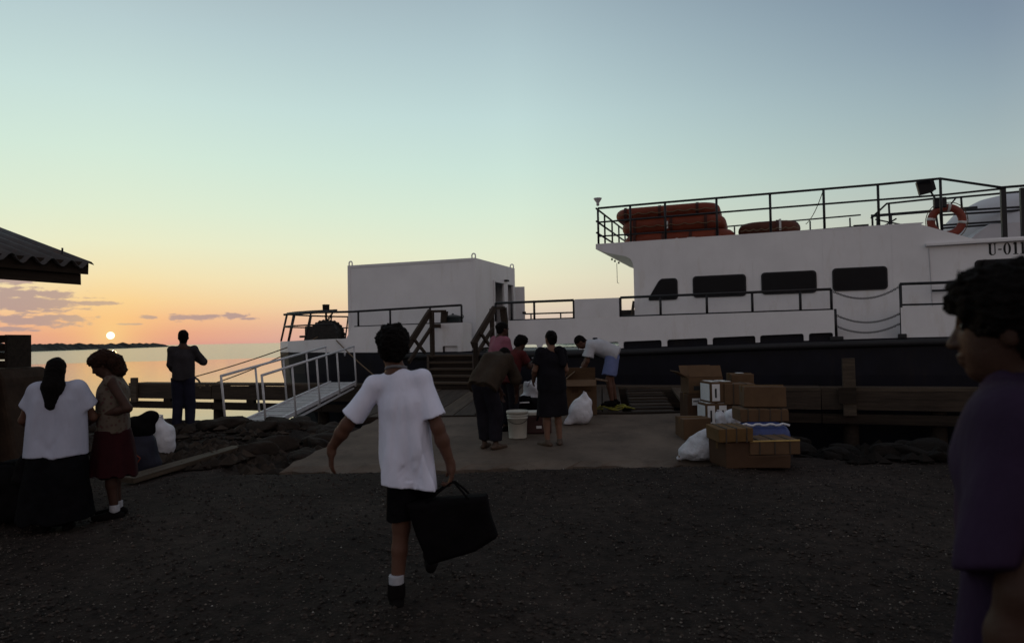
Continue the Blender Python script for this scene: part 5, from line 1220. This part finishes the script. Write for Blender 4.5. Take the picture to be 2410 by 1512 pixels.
def relaxed(): return dict(L=HD(DOWN, (1, 0, 0), (0, 1, 0)), R=HD(DOWN, (-1, 0, 0), (0, 1, 0)))

# 1. boy in a white tee shirt walking away with a black bag
J, s = stand(1.68)
Yb = 4.15; k_ = Yb/F; bx = lambda x: (x-925)*k_
bz = lambda y: EYE+(800-y)*k_
J.update(pel=A_(.07, 0, .90), chest=A_(.055, .02, 1.22), neck=A_(.015, .01, 1.395), head=A_(-.008, .03, 1.555), sL=A_(-.115, .02, 1.330), sR=A_(.165, -.01, 1.368),
         eL=A_(-.295, .06, 1.09), wL=A_(-.40, .13, .945), eR=A_(.262, -.05, 1.075), wR=A_(.335, -.03, .85),
         hL=A_(.04, .0, .86), hR=A_(.13, .02, .86), kL=A_(.03, .03, .47), aL=A_(.0, -.02, .085), kR=A_(.15, .24, .50), aR=A_(.19, .34, .20))
boy, hf = person('person', ((925-1205)*k_, Yb, 0), 4, 'person in white tee shirt and black shorts walking away with a black bag', J, s, (-.25, 1, .02),
    dict(L=HD((-.12, .15, -1), (.9, .4, 0), (.3, 1, 0), .24), R=HD((.08, .0, -1), (-1, 0, 0), (0, 1, 0), .75)), 'skin_a', 'afro', 'hair_black',
    [('shirt', torso(J, s, (.078, -.01, .66), .052, .104, .114, .80, (.058, .076), .056)+[crease(*c) for c in ((.02, -.112, 1.12, .15, .12), (.085, -.108, 1.02, .20, -.05, .020), (.145, -.112, 1.12, .17, -.16), (.165, -.108, .90, .14, .22), (.10, -.122, .86, .07, .9), (.125, -.122, .80, .06, -.8), (.05, -.127, .80, .08, -.35, .020), (.0, -.112, .98, .14, .05, .018), (.175, -.100, 1.02, .15, -.1, .018))], 'tee_white', dict(disp=fold(5.5, .022, 5, (1, 1, .3), (1.14, .92)), vox=.008, cuts=[((.07, 0, .722), (-.12, 0, -1))])),
     ('collar', [cone(J['neck']+A_(-.012, 0, .0), J['neck']+A_(.012, 0, .09), .066, k=.03)], 'ink_grey', dict(vox=.006, cuts=[(J['neck']+A_(0, 0, .045), (0, .25, 1)), (J['neck']+A_(0, 0, .028), (0, -.25, -1))])),
     ('shorts', legs(J, s, .86, (.090, .092), hr=.092), 'black_cloth', dict(disp=fold(4, .008, 8), cuts=WC(.735))),
     ('sock', [cone(J['aL']+A_(0, 0, .115), J['aL']+A_(0, 0, .04), .045, .045, (1, 0))], 'sock_white', dict(vox=.007)), ('sock', [cone(J['aR']+A_(0, 0, .09), J['aR']+A_(0, 0, .04), .044, .044, (1, 0))], 'sock_white', dict(vox=.007)), ('shoe_collar', [cone(J['aL']+A_(0, 0, .065), J['aL'], .052, .054, (1, 0))], 'shoe_dark', dict(vox=.007)), ('shoe_collar', [cone(J['aR']+A_(0, 0, .07), J['aR'], .052, .054, (1, 0))], 'shoe_dark', dict(vox=.007))],
    vox=.0056, shoe='shoe_dark', toes=((-.2, 1, 0), (0, 1, .15)), girth=.84)
# bag: soft black holdall with two cord handles
hb = boy.location; bg_ = empty('black_holdall', (hb.x+.33, hb.y-.03, .26)); tag(bg_, 'soft black holdall with cord handles carried by the person in white', 'bag')
kx = lambda x, y: ((x-1205)*k_-bg_.location.x, EYE+(800-y)*k_-bg_.location.z)
poly = [kx(*p) for p in ((950, 1174), (1050, 1163), (1141, 1158), (1148, 1205), (1165, 1256), (1112, 1288), (1002, 1318), (974, 1250))]
bm = MB(); rows = []
for dy, ins in ((-.075, .86), (-.055, .97), (0, 1.0), (.055, .97), (.075, .86)):
    cx = sum(p[0] for p in poly)/8; cz = sum(p[1] for p in poly)/8; rows.append([(cx+(x-cx)*ins, dy, cz+(z-cz)*ins) for x, z in poly])
bm.add([p for r_ in rows for p in r_], [(i*8+j, i*8+(j+1) % 8, (i+1)*8+(j+1) % 8, (i+1)*8+j) for i in range(4) for j in range(8)]+[tuple(range(8))[::-1], tuple(32+j for j in range(8))])
hb_o = bm.build('bag_body', 'black_bag', bg_, smooth=True); hb_o.data.shade_flat(); sb_ = hb_o.modifiers.new('bevel', 'BEVEL'); sb_.width = .012; sb_.segments = 3
hp_ = Vector((J['wR'][0]+hb.x-bg_.location.x+.015, 0.0, J['wR'][2]-.105-bg_.location.z))
for dy in (-.06, .06):
    for xa, xb in (((1000, 1172), (1100, 1168)),):
        a = kx(*xa); b = kx(*xb); MB().tube([(a[0], dy, a[1]), (a[0]*.5+hp_.x*.5-.01, dy*.8, (a[1]+hp_.z)/2), (hp_.x-.012, dy*.3, hp_.z), (hp_.x+.012, dy*.3, hp_.z), (b[0]*.5+hp_.x*.5+.01, dy*.8, (b[1]+hp_.z)/2), (b[0], dy, b[1])], .0065, 6).build('handle', 'black_bag', bg_, smooth=True)

# 2. man in purple passing close on the right, in profile
J, s = stand(1.715)
J['eL'] = J['eL']+A_(0, -.06, 0); J['wL'] = J['wL']+A_(.02, .02, .0); J['wR'] = J['wR']+A_(0, -.12, .02); J['eR'] = J['eR']+A_(0, -.07, 0)
J['kL'] = J['kL']+A_(0, .16, .02); J['aL'] = J['aL']+A_(0, .26, .0); J['kR'] = J['kR']+A_(0, -.04, 0); J['aR'] = J['aR']+A_(0, -.24, .05)
J['neck'] = J['neck']+A_(0, .015, 0); J['head'] = J['head']+A_(0, .022, 0); J['sL'] = J['sL']+A_(0, .03, 0); J['eL'] = A_(-.255, .05, 1.10); J['wL'] = A_(-.24, .10, .85)
person('person', (1.137, 1.50, 0), 58, 'person in purple shirt passing close by at the right edge', J, s, (.12, 1, -.03), relaxed(), 'skin_b', 'afro', 'hair_black',
    [('shirt', torso(J, s, (0, .01, .72*s), .075, .150, .150, .90, (.078, .098), .075)+[ell((x, y, z), (.03, .011, ln), Matrix.Rotation(t, 3, 'X'), .022, True) for x, y, z, ln, t in ((-.215, .06, 1.12, .12, .3), (-.225, .13, 1.02, .10, .5), (-.20, -.02, 1.22, .09, -.4), (-.30, .03, 1.20, .08, .2), (-.22, .10, .88, .14, -.2), (-.215, .0, .92, .14, .15))], 'purple_shirt', dict(disp=fold(3.2, .020, 15, (1, 1, .55)), vox=.009)),
     ('collar', [cone(J['neck']+A_(-.03, .03, .012), J['neck']+A_(.03, .03, .012), .068, k=.03)], 'purple_shirt', dict(vox=.007, cuts=[(J['neck']+A_(0, 0, .045), (0, -.5, 1)), (J['neck']+A_(0, 0, -.02), (0, .4, -1))])),
     ('trousers', legs(J, s, 1.93), 'dark_trouser', dict(disp=fold(4, .006, 8), cuts=WC(.76)))], vox=.0062, shoe='shoe_dark', hvox=.006)

# 3. woman in a white blouse, long hair down her back
J, s = stand(1.53)
J['eL'] = A_(-.27, .06, .99); J['wL'] = A_(-.22, .24, .88); J['eR'] = A_(.275, .05, .99); J['wR'] = A_(.20, .25, .92)
Yw = 6.15; px = (132-1205)/F*Yw
person('person', (px, Yw, ground_z(px, Yw)), 20, 'person with long dark hair in a white blouse seen from behind', J, s, (.10, 1, -.06), dict(L=HD((.3, .9, -.1), (.5, 0, -1), (0, .3, 1)), R=HD((-.3, .9, .1), (-.5, 0, -1), (0, .3, 1))), 'skin_a', 'long', 'hair_black',
    [('blouse', torso(J, s, (0, -.01, .665), .095, .145, .180, .62, (.088, .108), .088)+[crease(*c) for c in ((-.12, -.155, .95, .16, .12), (.13, -.155, .93, .16, -.14), (.03, -.175, .82, .13, .5), (-.06, -.18, .78, .10, -.6), (.0, -.165, .98, .10, .05))], 'blouse_white', dict(disp=fold(3, .010, 25))),
     ('skirt', skirt(J, s, (0, 0, .10), .15, .24, .07), 'black_cloth', dict(disp=fold(4, .012, 28), cuts=WC(.69)))], shoe='shoe_dark', girth=1.25)
o = empty('shoulder_bag', (px-.26, Yw+.05, .52)); tag(o, 'black shoulder bag hanging at the side of the woman in white blouse', 'bag')
sdf_obj('bag_body', [ell((0, 0, 0), (.11, .15, .15)), ell((0, 0, -.09), (.12, .17, .10))], 'black_bag', o, .014, .04, disp=wob(5, .008, 4))
MB().tube([(.02, -.10, .12), (.10, -.17, .42), (.17, -.14, .66), (.185, -.04, .745), (.15, .10, .6), (.02, .12, .12)], .017, 6).build('strap', 'black_bag', o, smooth=True)

# 4. woman with bushy hair, flowered top and red skirt
J, s = stand(1.57)
J['head'] = J['head']+A_(0, .075, -.035); J['neck'] = J['neck']+A_(0, .03, -.005)
J['eR'] = A_(.215, .0, 1.02); J['wR'] = A_(.13, .24, .95); J['eL'] = A_(-.235, -.15, 1.03); J['wL'] = A_(-.13, .10, .97)
Yw = 6.5; px = (266-1205)/F*Yw
person('person', (px, Yw, ground_z(px, Yw)), 112, 'person with bushy hair bowing her head in a flowered top and red skirt', J, s, (0, 1, -.55), dict(L=HD((.4, .9, 0), (.3, 0, -1), (0, 0, 1), .6), R=HD((-.5, .8, 0), (-.3, 0, -1), (0, 0, 1), .6)), 'skin_b', 'bushy', 'hair_brown',
    [('flowered_top', torso(J, s, (0, .0, .86*s), .065, .138, .142, 0, shr=.062), 'floral_cloth', dict(disp=fold(4, .006, 31))),
     ('skirt', skirt(J, s, (0, .0, .40), .130, .225, .05), 'red_skirt', dict(disp=fold(6, .012, 33, (1, 1, .15)), cuts=WC(.86*s+.03))),
     ('sock', [cone(J['aL']+A_(0, 0, .05), J['aL'], .043, .045, (1, 0))], 'sock_white', {}), ('sock', [cone(J['aR']+A_(0, 0, .05), J['aR'], .043, .045, (1, 0))], 'sock_white', {})], shoe='shoe_dark', up=(0, .5, 1))

# 5. man with folded arms by the water
J, s = stand(1.69); Ym = 11.3; px = (430-1205)/F*Ym
J['eL'] = A_(-.20, -.02, 1.12); J['wL'] = A_(-.15, .14, .96); J['eR'] = A_(.30, .10, 1.16); J['wR'] = A_(.06, .22, 1.24)
zg = at(430, 1019, Ym).z
person('person', (px, Ym, zg), 12, 'person standing by the water with one elbow bent, dark against the dock', J, s, (-.25, 1, 0), dict(L=HD((.3, .5, -.6), (1, 0, 0), (0, 1, 0), .3), R=HD((-1, .1, .3), (0, -1, 0), (0, 0, 1), .3)), 'skin_b', 'short', 'hair_black',
    [('shirt', torso(J, s, (0, -.01, .88), .062, .108, .112, 1.6, (.060, .052), .060), 'grey_shirt', dict(disp=fold(4, .007, 41))), ('trousers', legs(J, s, 1.95, (.095, .08), .07, hr=.085), 'jeans', dict(disp=fold(4, .007, 42), cuts=WC(.92)))], vox=.011, shoe='shoe_dark')
tag(beam('timber_block', (px-.35, Ym-.12, zg-.055), (px+.55, Ym-.05, zg-.055), .5, .10, 'timber_dark', jit=.01), 'flat timber underfoot of the person standing by the water', 'timber')

# 6. stooping person in a brown shirt
J, s = stand(1.66); Y6 = 9.55; px = (1150-1205)/F*Y6
J.update(pel=A_(0, -.12, .90), chest=A_(0, .13, 1.17), neck=A_(0, .25, 1.27), head=A_(0, .37, 1.26), sL=A_(-.17, .20, 1.24), sR=A_(.17, .20, 1.22), eL=A_(-.21, .36, .95), wL=A_(-.13, .46, .74), eR=A_(.22, .34, .93), wR=A_(.14, .46, .72), hL=A_(-.09, -.12, .87), hR=A_(.09, -.12, .87), kL=A_(-.10, -.02, .47), kR=A_(.10, .0, .47))
person('person', (px, Y6, ramp_z(Y6)), -34, 'person in brown shirt and dark trousers stooping beside the white pail', J, s, (0, .8, -.7), relaxed(), 'skin_b', 'short', 'hair_black',
    [('shirt', torso(J, s, (0, -.19, .84), .08, .150, .155, 1.2, (.080, .085), .085), 'brown_shirt', dict(disp=fold(3, .012, 51), k=.05)), ('trousers', legs(J, s, 1.92, (.125, .095), .085), 'dark_trouser', dict(disp=fold(4, .008, 52), cuts=WC(.86, -.16, (0, .62, .78))))], vox=.010, shoe='sandal', up=(0, .8, .6), toes=((-.2, 1, 0), (.3, 1, 0)), girth=1.05)

# 7. woman in pink behind
J, s = stand(1.66); Y7 = 11.1; px = (1176-1205)/F*Y7
J['head'] = J['head']+A_(0, .04, -.01); J['eR'] = A_(.22, .03, 1.08); J['wR'] = A_(.16, .22, .92); J['wL'] = A_(-.18, .2, .95)
person('person', (px, Y7, ramp_z(Y7)), -58, 'person in pink shirt standing between the steps and the luggage', J, s, (0, 1, -.25), relaxed(), 'skin_b', 'bun', 'hair_black',
    [('shirt', torso(J, s, (0, 0, .72), .075, .135, .15, .7, (.072, .085), .072), 'pink_shirt', dict(disp=fold(3.5, .008, 61))), ('trousers', legs(J, s, 1.9), 'dark_trouser', dict(cuts=WC(.76)))], vox=.011, shoe='shoe_dark')

# 8. person in red leaning over the luggage, a white strap in hand
J, s = stand(1.55); Y8 = 10.55; px = (1196-1205)/F*Y8
J.update(chest=A_(0, .08, 1.10), neck=A_(0, .16, 1.24), head=A_(0, .24, 1.355), sL=A_(-.16, .13, 1.19), sR=A_(.16, .13, 1.19), eR=A_(.20, .24, 1.0), wR=A_(.13, .40, 1.08), eL=A_(-.2, .22, .98), wL=A_(-.1, .38, 1.02), pel=A_(0, -.03, .85))
person('person', (px, Y8, ramp_z(Y8)), -52, 'person in red top leaning over the luggage with a white strap in hand', J, s, (0, 1, -.5), dict(L=HD((.3, .9, .2), (0, 0, -1), (1, 0, 0), .6), R=HD((-.2, .9, .3), (0, 0, -1), (-1, 0, 0), .6)), 'skin_b', 'afro', 'hair_black',
    [('shirt', torso(J, s, (0, -.04, .74), .07, .125, .135, .7, (.066, .078), .066), 'red_top', dict(disp=fold(3.5, .008, 71))), ('trousers', legs(J, s, 1.9), 'dark_trouser', dict(cuts=WC(.78, -.03)))], vox=.010, shoe='shoe_dark', up=(0, .4, 1))
wv = Vector((px, Y8, ramp_z(Y8)))+Matrix.Rotation(R(-52), 3, 'Z') @ Vector((.12, .48, 1.12))
ws = MB().tube([(-.09, 0, .0), (-.03, -.01, .012), (.03, -.01, .03), (.07, 0, .02), (.085, 0, -.05), (.082, 0, -.10)], .013, 6).build('white_strap', 'plastic_white', smooth=True); ws.location = wv; tag(ws, 'white plastic strap held up by the person in red top', 'strap')

# 9. woman in a black dress
J, s = stand(1.60); Y9 = 9.65; px = (1296-1205)/F*Y9
J['eL'] = A_(-.235, .05, 1.06); J['wL'] = A_(-.17, .24, .92); J['eR'] = A_(.225, .0, 1.05); J['wR'] = A_(.19, .18, .86)
person('person', (px, Y9, ramp_z(Y9)), 22, 'person in a knee length black dress and sandals seen from behind', J, s, (-.1, 1, -.05), dict(L=HD((.1, .7, -.6), (1, 0, 0), (0, .3, 1)), R=HD((0, .6, -.8), (-1, 0, 0), (0, 1, 0))), 'skin_c', 'bun', 'hair_black',
    [('dress', torso(J, s, (0, 0, .80), .075, .125, .135, .65, (.066, .075), .068)+skirt(J, s, (0, .0, .42), .14, .165, .06), 'black_dress', dict(disp=fold(4, .008, 81), k=.05)),
     ('scarf', [ell((.07, -.03, J['neck'][2]-.01), (.09, .08, .05)), cone((.1, -.07, J['neck'][2]), (.12, -.11, J['neck'][2]-.2), .05, .06)], 'black_dress', {})], vox=.010, shoe='sandal', toes=((-.4, 1, 0), (.5, 1, 0)))

# 10. man in white shirt and blue shorts bending into the tall carton
J, s = stand(1.70); Y10 = 12.35; px = (1438-1205)/F*Y10; zf_ = at(1438, 952, Y10).z
J.update(pel=A_(0, -.02, .87), chest=A_(0, .26, 1.05), neck=A_(0, .43, 1.12), head=A_(0, .56, 1.13), sL=A_(-.17, .38, 1.08), sR=A_(.17, .38, 1.06), eL=A_(-.2, .44, .80), wL=A_(-.09, .56, .59), eR=A_(.19, .46, .80), wR=A_(.06, .58, .60), hL=A_(-.10, .0, .84), hR=A_(.10, .0, .84), kL=A_(-.13, .07, .46), kR=A_(.12, .02, .46), aL=A_(-.16, .02, .085), aR=A_(.13, -.05, .085))
person('person', (px, Y10, max(zf_, .30)), 84, 'person in white shirt and blue shorts bending over the tall open carton', J, s, (0, .55, -.85), dict(L=HD((0, .3, -1), (1, 0, 0), (0, 1, 0)), R=HD((0, .3, -1), (-1, 0, 0), (0, 1, 0))), 'skin_a', 'short', 'hair_black',
    [('shirt', torso(J, s, (0, -.10, .90), .08, .135, .145, .75, (.072, .092), .074), 'tee_grey', dict(disp=fold(3, .010, 91), k=.05)), ('shorts', legs(J, s, .80, (.125, .125)), 'blue_shorts', dict(disp=fold(4, .008, 92), cuts=WC(.93, .10, (0, .85, .5)))),
     ('back_print', [ell(J['chest']*.55+J['neck']*.45+A_(.03, -.045, .118), (.05, .05, .02))], 'navy_bag', dict(vox=.006)), ('wrist_watch', [cone(J['wR']+A_(0, -.01, .035), J['wR']+A_(0, -.02, .055), .031)], 'watch', dict(vox=.006))], vox=.010, shoe='shoe_dark', up=(0, .85, .5), toes=((-.3, 1, 0), (.2, 1, 0)))
